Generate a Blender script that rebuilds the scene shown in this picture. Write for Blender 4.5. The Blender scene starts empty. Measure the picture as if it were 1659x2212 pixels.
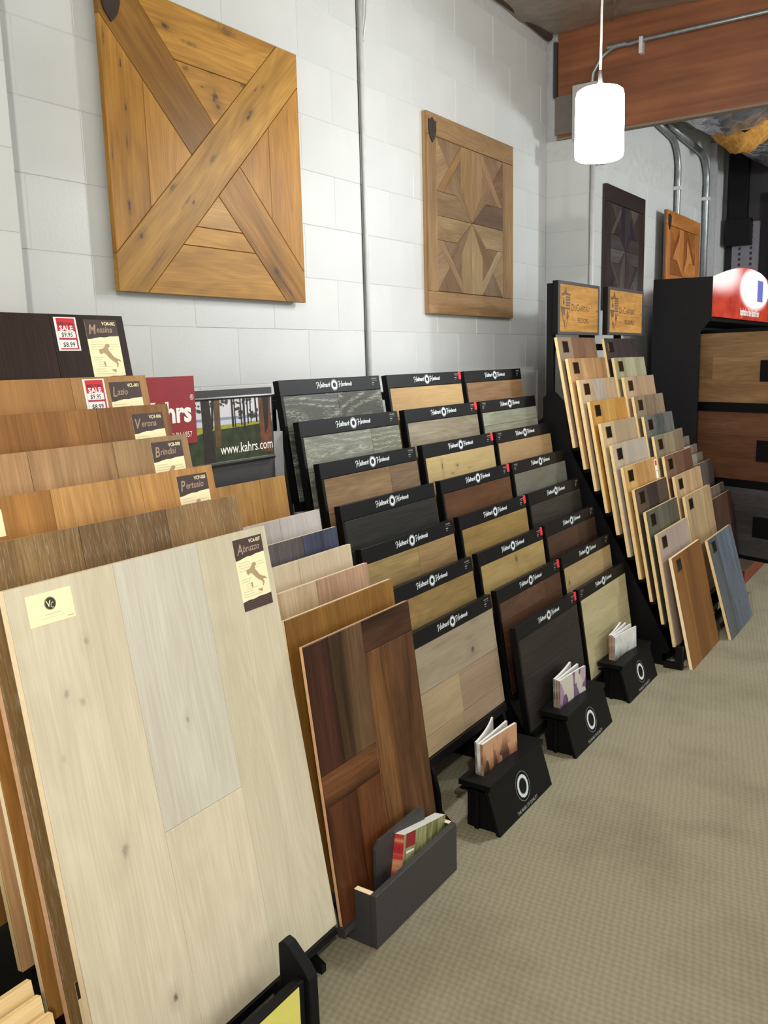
import bpy, bmesh, math, random
from mathutils import Vector, Matrix
random.seed(7)
R = math.radians
sin, cos = math.sin, math.cos
S = bpy.context.scene
COL = S.collection

# ------------------------------------------------------------------ camera
cam_d = bpy.data.cameras.new('camera')
cam_d.sensor_fit = 'VERTICAL'
cam_d.sensor_height = 36.0
cam_d.lens = 1865.0 * 36.0 / 2212.0
cam_d.clip_start = 0.02
cam = bpy.data.objects.new('camera', cam_d)
COL.objects.link(cam)
YAW, PITCH, ROLL = R(34.21952), R(9.94703), R(-1.47264)
fw = Vector((-sin(YAW)*cos(PITCH), cos(YAW)*cos(PITCH), -sin(PITCH)))
rt = Vector((cos(YAW), sin(YAW), 0))
up = rt.cross(fw)
r2 = rt*cos(ROLL) + up*sin(ROLL)
u2 = -rt*sin(ROLL) + up*cos(ROLL)
mw = Matrix(((r2.x, u2.x, -fw.x, 2.213), (r2.y, u2.y, -fw.y, 0.0), (r2.z, u2.z, -fw.z, 1.504), (0, 0, 0, 1)))
cam.matrix_world = mw
S.camera = cam

# ------------------------------------------------------------------ world, lights, exposure
S.view_settings.view_transform = 'Standard'
S.view_settings.look = 'None'
S.view_settings.gamma = 1.0
S.view_settings.use_curve_mapping = False
S.view_settings.exposure = 0.0
W = bpy.data.worlds.new('world')
S.world = W
W.use_nodes = True
W.node_tree.nodes['Background'].inputs[0].default_value = (1.0, 0.995, 0.95, 1)
W.node_tree.nodes['Background'].inputs[1].default_value = 1.6

def lamp(name, loc, energy, color=(1, 0.97, 0.93), radius=0.09):
    d = bpy.data.lights.new(name, 'POINT')
    d.energy = energy
    d.color = color
    d.shadow_soft_size = radius
    o = bpy.data.objects.new(name, d)
    COL.objects.link(o)
    o.location = loc
    return o

# unseen lights: one inferred from pilaster shadow, one added to brighten far wall
lamp('unseen_room_light', (2.9, -0.75, 2.7), 235, (1.0, 0.97, 0.88), 0.05)
lamp('unseen_room_light', (3.2, 6.2, 2.5), 200, (0.93, 0.98, 0.98), 0.12)

# ------------------------------------------------------------------ colour and material helpers
def lin(c):
    c = c/255.0
    return c/12.92 if c <= 0.04045 else ((c+0.055)/1.055)**2.4

def rgb(r, g, b):
    return (lin(r), lin(g), lin(b), 1.0)

def new_mat(name):
    m = bpy.data.materials.new(name)
    m.use_nodes = True
    nt = m.node_tree
    b = nt.nodes['Principled BSDF']
    return m, nt, b

def nd(nt, typ, ins=None, **kw):
    n = nt.nodes.new(typ)
    for k, v in kw.items():
        setattr(n, k, v)
    if ins:
        for k, v in ins.items():
            if hasattr(v, 'is_output') or isinstance(v, bpy.types.NodeSocket):
                nt.links.new(v, n.inputs[k])
            else:
                n.inputs[k].default_value = v
    return n

def math_n(nt, op, a, b=0.0, clamp=False):
    return nd(nt, 'ShaderNodeMath', {0: a, 1: b}, operation=op, use_clamp=clamp).outputs[0]

def ramp(nt, fac, stops):
    n = nd(nt, 'ShaderNodeValToRGB', {0: fac})
    e = n.color_ramp.elements
    while len(e) < len(stops):
        e.new(0.5)
    for el, (p, c) in zip(e, stops):
        el.position = p
        el.color = c
    return n.outputs[0]

def mixc(nt, fac, a, b, mode='MIX'):
    n = nt.nodes.new('ShaderNodeMix')
    n.data_type = 'RGBA'
    n.blend_type = mode
    for i, v in ((0, fac), (6, a), (7, b)):
        if isinstance(v, bpy.types.NodeSocket):
            nt.links.new(v, n.inputs[i])
        else:
            n.inputs[i].default_value = v
    return n.outputs[2]

def bump(nt, b, h, strength=0.2, dist=0.002):
    n = nd(nt, 'ShaderNodeBump', {'Height': h, 'Strength': strength, 'Distance': dist})
    nt.links.new(n.outputs[0], b.inputs['Normal'])

def plain(name, c, rough=0.5, metal=0.0, var=0.08, scale=25.0, spec=0.5, bumpy=0.0):
    m, nt, b = new_mat(name)
    tc = nd(nt, 'ShaderNodeTexCoord').outputs['Object']
    nz = nd(nt, 'ShaderNodeTexNoise', {'Vector': tc, 'Scale': scale, 'Detail': 4.0}).outputs[0]
    lo = tuple(x*(1-var) for x in c[:3]) + (1,)
    hi = tuple(min(1, x*(1+var)) for x in c[:3]) + (1,)
    nt.links.new(ramp(nt, nz, [(0.3, lo), (0.7, hi)]), b.inputs['Base Color'])
    b.inputs['Roughness'].default_value = rough
    b.inputs['Metallic'].default_value = metal
    b.inputs['Specular IOR Level'].default_value = spec
    if bumpy:
        bump(nt, b, nz, bumpy, 0.001)
    return m

def emit(name, c, strength):
    m, nt, b = new_mat(name)
    b.inputs['Base Color'].default_value = c
    b.inputs['Emission Color'].default_value = c
    b.inputs['Emission Strength'].default_value = strength
    return m

def wood(name, axis='z', contrast=0.35, fiber=0.25, knots=0.0, ceruse=0.0, bands=0.3, rough=0.45, fine=1.0, cer_s=(9, 170, 0.12, 0.4), spots=()):
    """board wood: the tint is the object's own colour, the grain runs along local y or z"""
    m, nt, b = new_mat(name)
    tc = nd(nt, 'ShaderNodeTexCoord').outputs['Object']
    oi = nd(nt, 'ShaderNodeObjectInfo')
    off = nd(nt, 'ShaderNodeCombineXYZ', {0: math_n(nt, 'MULTIPLY', oi.outputs['Random'], 3.0),
                                          1: math_n(nt, 'MULTIPLY', oi.outputs['Random'], 37.0),
                                          2: math_n(nt, 'MULTIPLY', oi.outputs['Random'], 91.0)}).outputs[0]
    v = nd(nt, 'ShaderNodeVectorMath', {0: tc, 1: off}, operation='ADD').outputs[0]
    def sc(along, across):
        s = {'z': (across, across, along), 'y': (across, along, across), 'x': (along, across, across)}[axis]
        return nd(nt, 'ShaderNodeVectorMath', {0: v, 1: s}, operation='MULTIPLY').outputs[0]
    broad = nd(nt, 'ShaderNodeTexNoise', {'Vector': sc(1.4, 11), 'Scale': 1.0, 'Detail': 5.0, 'Distortion': 0.6}).outputs[0]
    fib = nd(nt, 'ShaderNodeTexNoise', {'Vector': sc(7*fine, 230*fine), 'Scale': 1.0, 'Detail': 3.0}).outputs[0]
    warp = nd(nt, 'ShaderNodeTexNoise', {'Vector': sc(1.1, 5.5), 'Scale': 1.0, 'Detail': 2.0}).outputs[0]
    band = math_n(nt, 'SINE', math_n(nt, 'MULTIPLY', warp, 95.0))
    band = math_n(nt, 'MULTIPLY_ADD', band, 0.5)
    nt.nodes[-1].inputs[2].default_value = 0.5
    k1 = nd(nt, 'ShaderNodeMapRange', {0: broad, 1: 0.3, 2: 0.7, 3: 1.0 - contrast, 4: 1.0 + contrast*0.45}).outputs[0]
    k2 = nd(nt, 'ShaderNodeMapRange', {0: fib, 1: 0.3, 2: 0.7, 3: 1.0 - fiber, 4: 1.0 + fiber*0.4}).outputs[0]
    k3 = nd(nt, 'ShaderNodeMapRange', {0: band, 1: 0.0, 2: 1.0, 3: 1.0 - bands*0.5, 4: 1.0 + bands*0.2}).outputs[0]
    k = math_n(nt, 'MULTIPLY', math_n(nt, 'MULTIPLY', k1, k2), k3)
    kc = nd(nt, 'ShaderNodeCombineColor', {0: k, 1: math_n(nt, 'POWER', k, 1.12), 2: math_n(nt, 'POWER', k, 1.3)}).outputs[0]
    c = mixc(nt, 1.0, oi.outputs['Color'], kc, 'MULTIPLY')
    if ceruse:
        w = nd(nt, 'ShaderNodeTexNoise', {'Vector': sc(cer_s[0], cer_s[1]), 'Scale': 1.0, 'Detail': 3.0, 'Distortion': cer_s[3]}).outputs[0]
        wsum = math_n(nt, 'ADD', w, math_n(nt, 'MULTIPLY', math_n(nt, 'SUBTRACT', band, 0.5), cer_s[2]))
        wf = nd(nt, 'ShaderNodeMapRange', {0: wsum, 1: 0.56, 2: 0.70, 3: 0.0, 4: ceruse}).outputs[0]
        c = mixc(nt, wf, c, (0.50, 0.48, 0.41, 1))
    if knots:
        vs = sc(3.2, 8.5)
        dist = nd(nt, 'ShaderNodeVectorMath', {0: vs, 1: nd(nt, 'ShaderNodeTexNoise', {'Vector': sc(6, 18), 'Scale': 1.0}).outputs[1]}, operation='ADD').outputs[0]
        vo = nd(nt, 'ShaderNodeTexVoronoi', {'Vector': dist, 'Scale': 1.0, 'Randomness': 1.0})
        pick = math_n(nt, 'LESS_THAN', nd(nt, 'ShaderNodeSeparateColor', {0: vo.outputs['Color']}).outputs[0], 0.45)
        kd = nd(nt, 'ShaderNodeMapRange', {0: vo.outputs['Distance'], 1: 0.05, 2: 0.22, 3: knots, 4: 0.0}).outputs[0]
        c = mixc(nt, math_n(nt, 'MULTIPLY', kd, pick), c, (0.045, 0.032, 0.025, 1))
    if spots:
        sp3 = nd(nt, 'ShaderNodeSeparateXYZ', {0: tc})
        wb = math_n(nt, 'MULTIPLY', math_n(nt, 'SUBTRACT', nd(nt, 'ShaderNodeTexNoise', {'Vector': tc, 'Scale': 70.0, 'Detail': 3.0}).outputs[0], 0.5), 1.5)
        for (y_, z_, ry, rz, st) in spots:
            dy = math_n(nt, 'DIVIDE', math_n(nt, 'SUBTRACT', sp3.outputs[1], y_), ry)
            dz = math_n(nt, 'DIVIDE', math_n(nt, 'SUBTRACT', sp3.outputs[2], z_), rz)
            d2 = math_n(nt, 'SQRT', math_n(nt, 'ADD', math_n(nt, 'MULTIPLY', dy, dy), math_n(nt, 'MULTIPLY', dz, dz)))
            d2 = math_n(nt, 'ADD', d2, wb)
            f1 = nd(nt, 'ShaderNodeMapRange', {0: d2, 1: 0.25, 2: 1.0, 3: st, 4: 0.0}).outputs[0]
            f2 = nd(nt, 'ShaderNodeMapRange', {0: d2, 1: 0.6, 2: 3.2, 3: st*0.38, 4: 0.0}).outputs[0]
            c = mixc(nt, f2, c, mixc(nt, 1.0, c, (0.38, 0.34, 0.34, 1), 'MULTIPLY'))
            c = mixc(nt, f1, c, (0.05, 0.038, 0.034, 1))
    nt.links.new(c, b.inputs['Base Color'])
    b.inputs['Roughness'].default_value = rough
    b.inputs['Specular IOR Level'].default_value = 0.22
    bump(nt, b, fib, 0.12, 0.0006)
    return m

WOOD = {}
for ax in 'yz':
    WOOD['oak_'+ax] = wood('oak_grain_'+ax, ax, 0.30, 0.22, 0, 0, 0.16)
    WOOD['soft_'+ax] = wood('soft_grain_'+ax, ax, 0.16, 0.12, 0, 0, 0.06)
    WOOD['knot_'+ax] = wood('knotty_oak_'+ax, ax, 0.26, 0.16, 0.85, 0, 0.10)
    WOOD['cer_'+ax] = wood('cerused_oak_'+ax, ax, 0.25, 0.25, 0, 0.55, 0.12, cer_s=(26, 300, 0.20, 1.6))
    WOOD['wal_'+ax] = wood('walnut_grain_'+ax, ax, 0.75, 0.30, 0.25, 0, 0.15, 0.38)
    WOOD['rus_'+ax] = wood('rustic_oak_'+ax, ax, 0.42, 0.20, 0.95, 0, 0.22, 0.5)
    WOOD['dark_'+ax] = wood('dark_grain_'+ax, ax, 0.30, 0.35, 0, 0, 0.10, 0.42)
WOOD['brush_z'] = wood('wirebrushed_oak_z', 'z', 0.25, 0.30, 0, 0.38, 0.0, 0.5, cer_s=(24, 380, 0.0, 0.1))
WOOD['long_x'] = wood('long_oak_x', 'x', 0.30, 0.22, 0, 0, 0.16)
WOOD['knotA_y'] = wood('two_knot_oak_y', 'y', .16, .12, 0, 0, .06, spots=[(.446, .374, .014, .018, .8), (.41, .253, .018, .014, .75), (.40, .30, .05, .008, .25), (.20, .33, .06, .01, .2)])
WOOD['knotB_y'] = wood('streak_maple_y', 'y', .14, .10, 0, 0, .05, spots=[(.131, .313, .006, .022, .85), (.25, .303, .009, .007, .85), (.206, .277, .014, .004, .7), (.35, .283, .012, .004, .6), (.05, .26, .01, .004, .7)])
WOOD['knotC_y'] = wood('one_knot_oak_y', 'y', .2, .14, 0, 0, .10, spots=[(.316, .325, .010, .016, .8)])
WOOD['knotD_y'] = wood('small_knot_oak_y', 'y', .2, .12, 0, 0, .08, spots=[(.05, .285, .009, .012, .9)])
WOOD['white_z'] = wood('whitewashed_oak_z', 'z', .09, .09, 0, 0, .06, spots=[(.147, .902, .007, .012, .3), (.14, .478, .010, .022, .4), (.189, .134, .008, .012, .75), (.354, .668, .005, .009, .4), (.083, .816, .007, .010, .35), (.113, .79, .008, .01, .3), (.05, .70, .006, .012, .2)])
WOOD['plain_z'] = wood('clear_oak_z', 'z', 0.34, 0.18, 0, 0, 0.18, 0.48)

MBLK = plain('black_laminate', rgb(10, 10, 12), 0.42, 0, 0.15, 40, 0.2)
MBLK2 = plain('black_paint', rgb(11, 11, 13), 0.55, 0, 0.2, 30, 0.2)
MBOX = plain('black_textured_plastic', rgb(11, 11, 11), 0.55, 0, 0.15, 60, 0.15, 0.15)
MGREY = plain('charcoal_laminate', rgb(54, 53, 54), 0.5, 0, 0.1, 60)
MGREYL = plain('grey_side_board', rgb(150, 152, 156), 0.6)
MPLY = plain('pale_plywood_edge', rgb(250, 228, 188), 0.6, 0, 0.05, 60)
MPLY2 = plain('ply_core', rgb(230, 202, 146), 0.6, 0, 0.1, 55)
MPLYP = plain('pinkish_plywood_edge', rgb(214, 168, 128), 0.6, 0, 0.12, 60)
MWHITE = plain('white_paper', rgb(240, 240, 238), 0.5, 0, 0.03)
MLET = plain('silver_lettering', rgb(205, 215, 218), 0.5, 0, 0.03)
MLETG = plain('grey_lettering', rgb(150, 152, 152), 0.5, 0, 0.03)
MCARD = plain('cream_card', rgb(248, 240, 196), 0.55, 0, 0.03, 12)
MCARDB = plain('brown_card', rgb(62, 42, 36), 0.5, 0, 0.08)
MTAN = plain('tan_print', rgb(176, 152, 112), 0.55, 0, 0.04)
MSCRIPT = plain('taupe_lettering', rgb(172, 145, 125), 0.55, 0, 0.04)
MLINE = plain('faint_grey_print', rgb(205, 200, 160), 0.55, 0, 0.03)
MLINEB = plain('brown_faint_print', rgb(104, 78, 66), 0.55, 0, 0.03)
MRED = plain('red_print', rgb(205, 30, 42), 0.4, 0, 0.05)
MREDD = plain('dark_red_print', rgb(176, 30, 62), 0.4, 0, 0.05)
MINK = plain('black_ink', rgb(35, 33, 36), 0.5, 0, 0.05)
MSIGNR = plain('crimson_sign', rgb(140, 30, 40), 0.5, 0, 0.05)
MTAG = plain('bright_red_tag', rgb(225, 38, 48), 0.5, 0, 0.05)
MYEL = plain('yellow_paper', rgb(222, 216, 112), 0.6, 0, 0.03)
MBRZ = plain('dark_bronze', rgb(62, 52, 42), 0.22, 0.85, 0.2, 60)
MGOLD = plain('gold_rim', rgb(190, 150, 70), 0.25, 0.9, 0.1)
MGALV = plain('galvanised_steel', rgb(135, 140, 142), 0.35, 0.6, 0.15, 30)
MPAINTP = plain('white_painted_pipe', rgb(196, 198, 198), 0.45, 0, 0.06)
MGREYBOX = plain('grey_box_paint', rgb(168, 168, 166), 0.5, 0, 0.06)
MSHIELD = plain('dark_shield', rgb(52, 42, 36), 0.4, 0.2, 0.2, 30)
MBURN = plain('burnt_brown_print', rgb(112, 74, 34), 0.6, 0, 0.1)
MBURNG = plain('grey_burnt_print', rgb(102, 88, 76), 0.6, 0, 0.1)
MMAT = plain('gap_shadow_dark', rgb(48, 46, 45), 0.8)  # dark tone standing in for the shade inside gaps

# ------------------------------------------------------------------ mesh helpers
class MB:
    def __init__(s):
        s.v, s.f, s.m, s.mats = [], [], [], []
    def mi(s, mat):
        if mat not in s.mats:
            s.mats.append(mat)
        return s.mats.index(mat)
    def add(s, vs, fs, mat=None):
        o = len(s.v)
        s.v += [tuple(x) for x in vs]
        s.f += [tuple(i+o for i in f) for f in fs]
        s.m += [s.mi(mat) if mat else 0]*len(fs)
    def box(s, x0, x1, y0, y1, z0, z1, mat=None):
        vs = [(x, y, z) for x in (x0, x1) for y in (y0, y1) for z in (z0, z1)]
        s.add(vs, [(0, 1, 3, 2), (4, 6, 7, 5), (0, 4, 5, 1), (2, 3, 7, 6), (0, 2, 6, 4), (1, 5, 7, 3)], mat)
    def prism(s, pts, a0, a1, axis='x', mat=None):
        n = len(pts)
        def P(p, a):
            return (a, p[0], p[1]) if axis == 'x' else ((p[0], a, p[1]) if axis == 'y' else (p[0], p[1], a))
        vs = [P(p, a0) for p in pts] + [P(p, a1) for p in pts]
        fs = [tuple(range(n))[::-1], tuple(range(n, 2*n))] + [(i, (i+1) % n, n+(i+1) % n, n+i) for i in range(n)]
        s.add(vs, fs, mat)
    def frust(s, x0, x1, y0, y1, z0, z1, b=0.0012, mat=None):
        """box whose +x face has a small chamfer"""
        vs = [(x0, y, z) for y in (y0, y1) for z in (z0, z1)] + [(x1-b, y, z) for y in (y0, y1) for z in (z0, z1)] + \
             [(x1, y, z) for y in (y0+b, y1-b) for z in (z0+b, z1-b)]
        fs = [(0, 1, 3, 2)]
        for q in ((0, 2), (2, 3), (3, 1), (1, 0)):
            fs.append((q[0], q[1], q[1]+4, q[0]+4))
            fs.append((q[0]+4, q[1]+4, q[1]+8, q[0]+8))
        fs.append((8, 10, 11, 9))
        s.add(vs, fs, mat)
    def tube(s, path, r, n=10, mat=None, cap=True):
        path = [Vector(p) for p in path]
        rings = []
        for i, p in enumerate(path):
            a = path[max(i-1, 0)]
            c = path[min(i+1, len(path)-1)]
            t = (c-a).normalized()
            ref = Vector((0, 0, 1)) if abs(t.z) < 0.9 else Vector((0, 1, 0))
            e1 = t.cross(ref).normalized()
            e2 = t.cross(e1)
            rr = r[i] if isinstance(r, (list, tuple)) else r
            rings.append([p + e1*rr*cos(2*math.pi*k/n) + e2*rr*sin(2*math.pi*k/n) for k in range(n)])
        vs = [v for ring in rings for v in ring]
        fs = []
        for i in range(len(path)-1):
            for k in range(n):
                fs.append((i*n+k, i*n+(k+1) % n, (i+1)*n+(k+1) % n, (i+1)*n+k))
        if cap:
            fs.append(tuple(range(n))[::-1])
            fs.append(tuple(range((len(path)-1)*n, len(path)*n)))
        s.add(vs, fs, mat)
    def lathe(s, prof, n=32, mat=None, c=(0, 0)):
        vs = [(c[0]+r*cos(2*math.pi*k/n), c[1]+r*sin(2*math.pi*k/n), z) for r, z in prof for k in range(n)]
        fs = [(i*n+k, i*n+(k+1) % n, (i+1)*n+(k+1) % n, (i+1)*n+k) for i in range(len(prof)-1) for k in range(n)]
        s.add(vs, fs, mat)
    def flat(s, pts, x, mat=None):
        """flat print facing +x"""
        s.add([(x, p[0], p[1]) for p in pts], [tuple(range(len(pts)))], mat)
    def rect(s, x, y0, y1, z0, z1, mat=None):
        s.flat([(y0, z0), (y1, z0), (y1, z1), (y0, z1)], x, mat)
    def ring(s, x, cy, cz, ro, ri, n=40, mat=None, wav=0.0, ey=1.0):
        vs, fs = [], []
        for k in range(n):
            a = 2*math.pi*k/n
            w = 1 + wav*(1 if k % 2 else -1)
            vs.append((x, cy+ro*w*ey*cos(a), cz+ro*w*sin(a)))
            vs.append((x, cy+ri*ey*cos(a), cz+ri*sin(a)))
        for k in range(n):
            j = (k+1) % n
            fs.append((2*k, 2*j, 2*j+1, 2*k+1))
        s.add(vs, fs, mat)
    def text(s, txt, x, y, z, size, mat=None, shear=0.0, align='L', sy=1.0, bold=0.0):
        vs, fs = text_geo(txt, shear, bold)
        w = max(v[0] for v in vs)
        o = {'L': 0, 'C': -w/2, 'R': -w}[align]
        s.add([(x, y+(v[0]+o)*size*sy, z+v[1]*size) for v in vs], fs, mat)
    def build(s, name, mat=None, parent=None, loc=None, rot=None, bevel=0.0, smooth=False, color=None):
        me = bpy.data.meshes.new(name)
        me.from_pydata(s.v, [], s.f)
        mats = s.mats if s.mats else [mat]
        if mat is not None and mat not in mats:
            mats = mats
        for m in mats:
            me.materials.append(m)
        if s.mats:
            me.polygons.foreach_set('material_index', s.m)
        if bevel:
            bm = bmesh.new()
            bm.from_mesh(me)
            bmesh.ops.recalc_face_normals(bm, faces=bm.faces)
            es = [e for e in bm.edges if len(e.link_faces) == 2 and e.calc_face_angle(0) > R(25)]
            bmesh.ops.bevel(bm, geom=es, offset=bevel, segments=2, affect='EDGES', profile=0.6)
            bm.to_mesh(me)
            bm.free()
        if smooth:
            me.polygons.foreach_set('use_smooth', [True]*len(me.polygons))
        me.update()
        return link(name, me, parent, loc, rot, color)

def link(name, me, parent=None, loc=None, rot=None, color=None):
    o = bpy.data.objects.new(name, me)
    COL.objects.link(o)
    if parent:
        o.parent = parent
    if loc:
        o.location = loc
    if rot:
        o.rotation_euler = rot
    if color:
        o.color = color
    return o

TXT = {}
def text_geo(txt, shear, bold):
    key = (txt, shear, bold)
    if key not in TXT:
        c = bpy.data.curves.new('txt', 'FONT')
        c.body = txt
        c.size = 1.0
        c.shear = shear
        c.offset = bold
        c.resolution_u = 2
        o = bpy.data.objects.new('txt', c)
        COL.objects.link(o)
        dg = bpy.context.evaluated_depsgraph_get()
        dg.update()
        me = o.evaluated_get(dg).to_mesh()
        vs = [(v.co.x, v.co.y) for v in me.vertices]
        fs = [tuple(p.vertices) for p in me.polygons]
        x0 = min(v[0] for v in vs)
        vs = [(a-x0, b) for a, b in vs]
        TXT[key] = (vs, fs)
        bpy.data.objects.remove(o)
        bpy.data.curves.remove(c)
    return TXT[key]

def tag(o, label=None, cat=None, group=None, kind=None):
    if label: o['label'] = label
    if cat: o['category'] = cat
    if group: o['group'] = group
    if kind: o['kind'] = kind
    return o

def root(name, label, cat, loc=(0, 0, 0), rot=(0, 0, 0), group=None):
    o = bpy.data.objects.new(name, None)
    o.empty_display_size = 0.05
    COL.objects.link(o)
    o.location = loc
    o.rotation_euler = rot
    return tag(o, label, cat, group)

# ------------------------------------------------------------------ the setting
# carpet
m, nt, b = new_mat('waffle_carpet')
tc = nd(nt, 'ShaderNodeTexCoord').outputs['Object']
rotv = nd(nt, 'ShaderNodeMapping', {'Vector': tc, 'Rotation': (0, 0, R(38)), 'Scale': (1, 1, 1)}).outputs[0]
wob = nd(nt, 'ShaderNodeTexNoise', {'Vector': rotv, 'Scale': 22.0, 'Detail': 3.0}).outputs[1]
wv = nd(nt, 'ShaderNodeVectorMath', {0: rotv, 1: nd(nt, 'ShaderNodeVectorMath', {0: wob, 1: (0.02, 0.02, 0)}, operation='MULTIPLY').outputs[0]}, operation='ADD').outputs[0]
sp = nd(nt, 'ShaderNodeSeparateXYZ', {0: wv})
sx = math_n(nt, 'SINE', math_n(nt, 'MULTIPLY', sp.outputs[0], 2*math.pi/0.030))
sy = math_n(nt, 'SINE', math_n(nt, 'MULTIPLY', sp.outputs[1], 2*math.pi/0.024))
waf = math_n(nt, 'MULTIPLY', sx, sy)
fuzz = nd(nt, 'ShaderNodeTexNoise', {'Vector': tc, 'Scale': 420.0, 'Detail': 3.0}).outputs[0]
soil = nd(nt, 'ShaderNodeTexNoise', {'Vector': tc, 'Scale': 2.2, 'Detail': 6.0, 'Roughness': 0.6}).outputs[0]
pat = nd(nt, 'ShaderNodeMapRange', {0: math_n(nt, 'ADD', waf, math_n(nt, 'MULTIPLY', math_n(nt, 'SUBTRACT', fuzz, 0.5), 3.2)), 1: -0.9, 2: 0.9}).outputs[0]
base = ramp(nt, pat, [(0.0, rgb(142, 136, 114)), (1.0, rgb(157, 151, 129))])
sk = ramp(nt, soil, [(0.34, (0.80, 0.79, 0.77, 1)), (0.55, (1, 1, 1, 1))])
nt.links.new(mixc(nt, 1.0, base, sk, 'MULTIPLY'), b.inputs['Base Color'])
b.inputs['Roughness'].default_value = 0.95
b.inputs['Specular IOR Level'].default_value = 0.1
bump(nt, b, math_n(nt, 'ADD', waf, math_n(nt, 'MULTIPLY', fuzz, 1.5)), 0.3, 0.002)
MCARPET = m
q = MB()
q.box(-0.6, 7.5, -4.0, 8.6, -0.08, 0.0)
tag(q.build('floor', MCARPET), kind='structure')

# painted block wall
m, nt, b = new_mat('white_painted_block')
tc = nd(nt, 'ShaderNodeTexCoord').outputs['Object']
n1 = nd(nt, 'ShaderNodeTexNoise', {'Vector': tc, 'Scale': 90.0, 'Detail': 6.0, 'Roughness': 0.65}).outputs[0]
n2 = nd(nt, 'ShaderNodeTexNoise', {'Vector': tc, 'Scale': 3.0, 'Detail': 3.0}).outputs[0]
nt.links.new(ramp(nt, n2, [(0.3, rgb(190, 193, 192)), (0.7, rgb(198, 201, 200))]), b.inputs['Base Color'])
b.inputs['Roughness'].default_value = 0.36
bump(nt, b, n1, 0.35, 0.0016)
MBLOCK = m
MMORTAR = plain('painted_mortar', rgb(188, 190, 189), 0.5)

CH = 0.2032          # course height
PH = 0.4 * CH        # the floor is not on a course line
def course(k):
    return k*CH + 0.0016
wall = MB()
wall.box(-0.35, -0.0016, -1.5, 5.072, 0, 3.36)
wall_o = tag(wall.build('wall_left', MMORTAR), kind='structure')

BLK = {}
def block_mesh(L):
    L = round(L, 3)
    if L not in BLK:
        q = MB()
        q.frust(-0.006, 0.0, 0.0006, L-0.0006, 0.0006, CH-0.0006, 0.0018)
        me = bpy.data.meshes.new('concrete_block')
        me.from_pydata(q.v, [], q.f)
        me.materials.append(MBLOCK)
        BLK[L] = me
    return BLK[L]

def lay_blocks(parent, X, Ya, Yb, k0, k1, shift=0.0, rot=0.0, origin=None, zoff=0.0):
    """courses of blocks between Ya and Yb on the plane x = X (or on the face of a return wall)"""
    for k in range(k0, k1):
        y = Ya - (((k % 2)*0.2032 + shift) % 0.4064)
        while y < Yb - 0.01:
            a, c = max(y, Ya), min(y+0.4064, Yb)
            if c-a > 0.02:
                if origin is None:
                    link('concrete_block', block_mesh(c-a), parent, (X + random.uniform(-.0006, .0006), a, k*CH+zoff))
                else:
                    link('concrete_block', block_mesh(c-a), parent, (origin[0]+a, origin[1], k*CH+zoff), (0, 0, rot))
            y += 0.4064

lay_blocks(wall_o, 0.0, 1.39, 5.072, 4, 16, 0.06, zoff=0.006)

# left pilaster (stands proud of the wall at the left edge of the picture)
q = MB(); q.box(0.0, 0.1734, 0.35, 1.385, 0, 3.36)
pil = q.build('pilaster', MMORTAR, wall_o)
lay_blocks(pil, 0.175, 0.35, 1.385, 6, 16, 0.1, zoff=0.018)
# far part of the wall, stepped forward from the pilaster on
q = MB(); q.box(-0.35, 0.2664, 5.0736, 8.6, 0, 2.755)
q.box(-0.35, 0.2664, 5.125, 8.6, 2.755, 3.36)
far = q.build('far_section', MMORTAR, wall_o)
lay_blocks(far, 0.268, 5.072, 8.45, 5, 13, 0.12)
lay_blocks(far, 0.268, 5.13, 8.45, 14, 16, 0.12)
for k in range(4, 13):
    link('concrete_block', block_mesh(0.262), far, (0.262, 5.072, k*CH), (0, 0, R(90))).rotation_euler = (0, 0, R(-90))
    # the return face looks back towards -y
for o in [c for c in far.children if abs(c.rotation_euler.z + R(90)) < 1e-3]:
    o.location = (0.003, 5.0725, o.location.z)
    o.rotation_euler = (0, 0, R(-90))
    o.location.x = 0.0

# shadow gap beside the wall conduit, drawn as a dark strip
q = MB(); q.box(-0.003, 0.0015, 3.139, 3.1445, 0.8, 3.36)
q.build('joint_shadow_strip', MMAT, wall_o)

# end wall with the dark rolling shutter
MEND = plain('dark_end_wall', rgb(50, 48, 52), 0.7)
q = MB()
q.box(-0.35, 7.5, 8.45, 8.6, 0, 3.5)
tag(q.build('wall_end', MEND), kind='structure')

# ceiling: foil faced insulation
def foil(name, c1, c2, metal, rough, sc):
    m, nt, b = new_mat(name)
    tc = nd(nt, 'ShaderNodeTexCoord').outputs['Object']
    n1 = nd(nt, 'ShaderNodeTexNoise', {'Vector': tc, 'Scale': sc, 'Detail': 6.0, 'Distortion': 1.2}).outputs[0]
    n2 = nd(nt, 'ShaderNodeTexVoronoi', {'Vector': tc, 'Scale': sc*4}).outputs[0]
    nt.links.new(ramp(nt, n1, [(0.3, c1), (0.7, c2)]), b.inputs['Base Color'])
    b.inputs['Metallic'].default_value = metal
    b.inputs['Roughness'].default_value = rough
    bump(nt, b, math_n(nt, 'ADD', n1, math_n(nt, 'MULTIPLY', n2, 0.25)), 0.7, 0.03)
    return m
MFOILB = foil('brownish_foil_facing', rgb(122, 108, 94), rgb(172, 162, 148), 0.5, 0.45, 2.5)
MFOILS = foil('silver_foil_facing', rgb(150, 150, 155), rgb(215, 217, 222), 0.8, 0.24, 5)
q = MB()
nx, ny = 24, 24
def zc(x, y):
    return 3.335 + 0.012*sin(x*5.1+y*2.3) + 0.010*sin(y*7.7-x*1.3)
vs = [(-0.1+i*7.6/nx, -4.0+j*9.07/ny, zc(-0.1+i*7.6/nx, -4+j*9.07/ny)) for i in range(nx+1) for j in range(ny+1)]
vs2 = [(v[0], v[1], 3.45) for v in vs]
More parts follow.
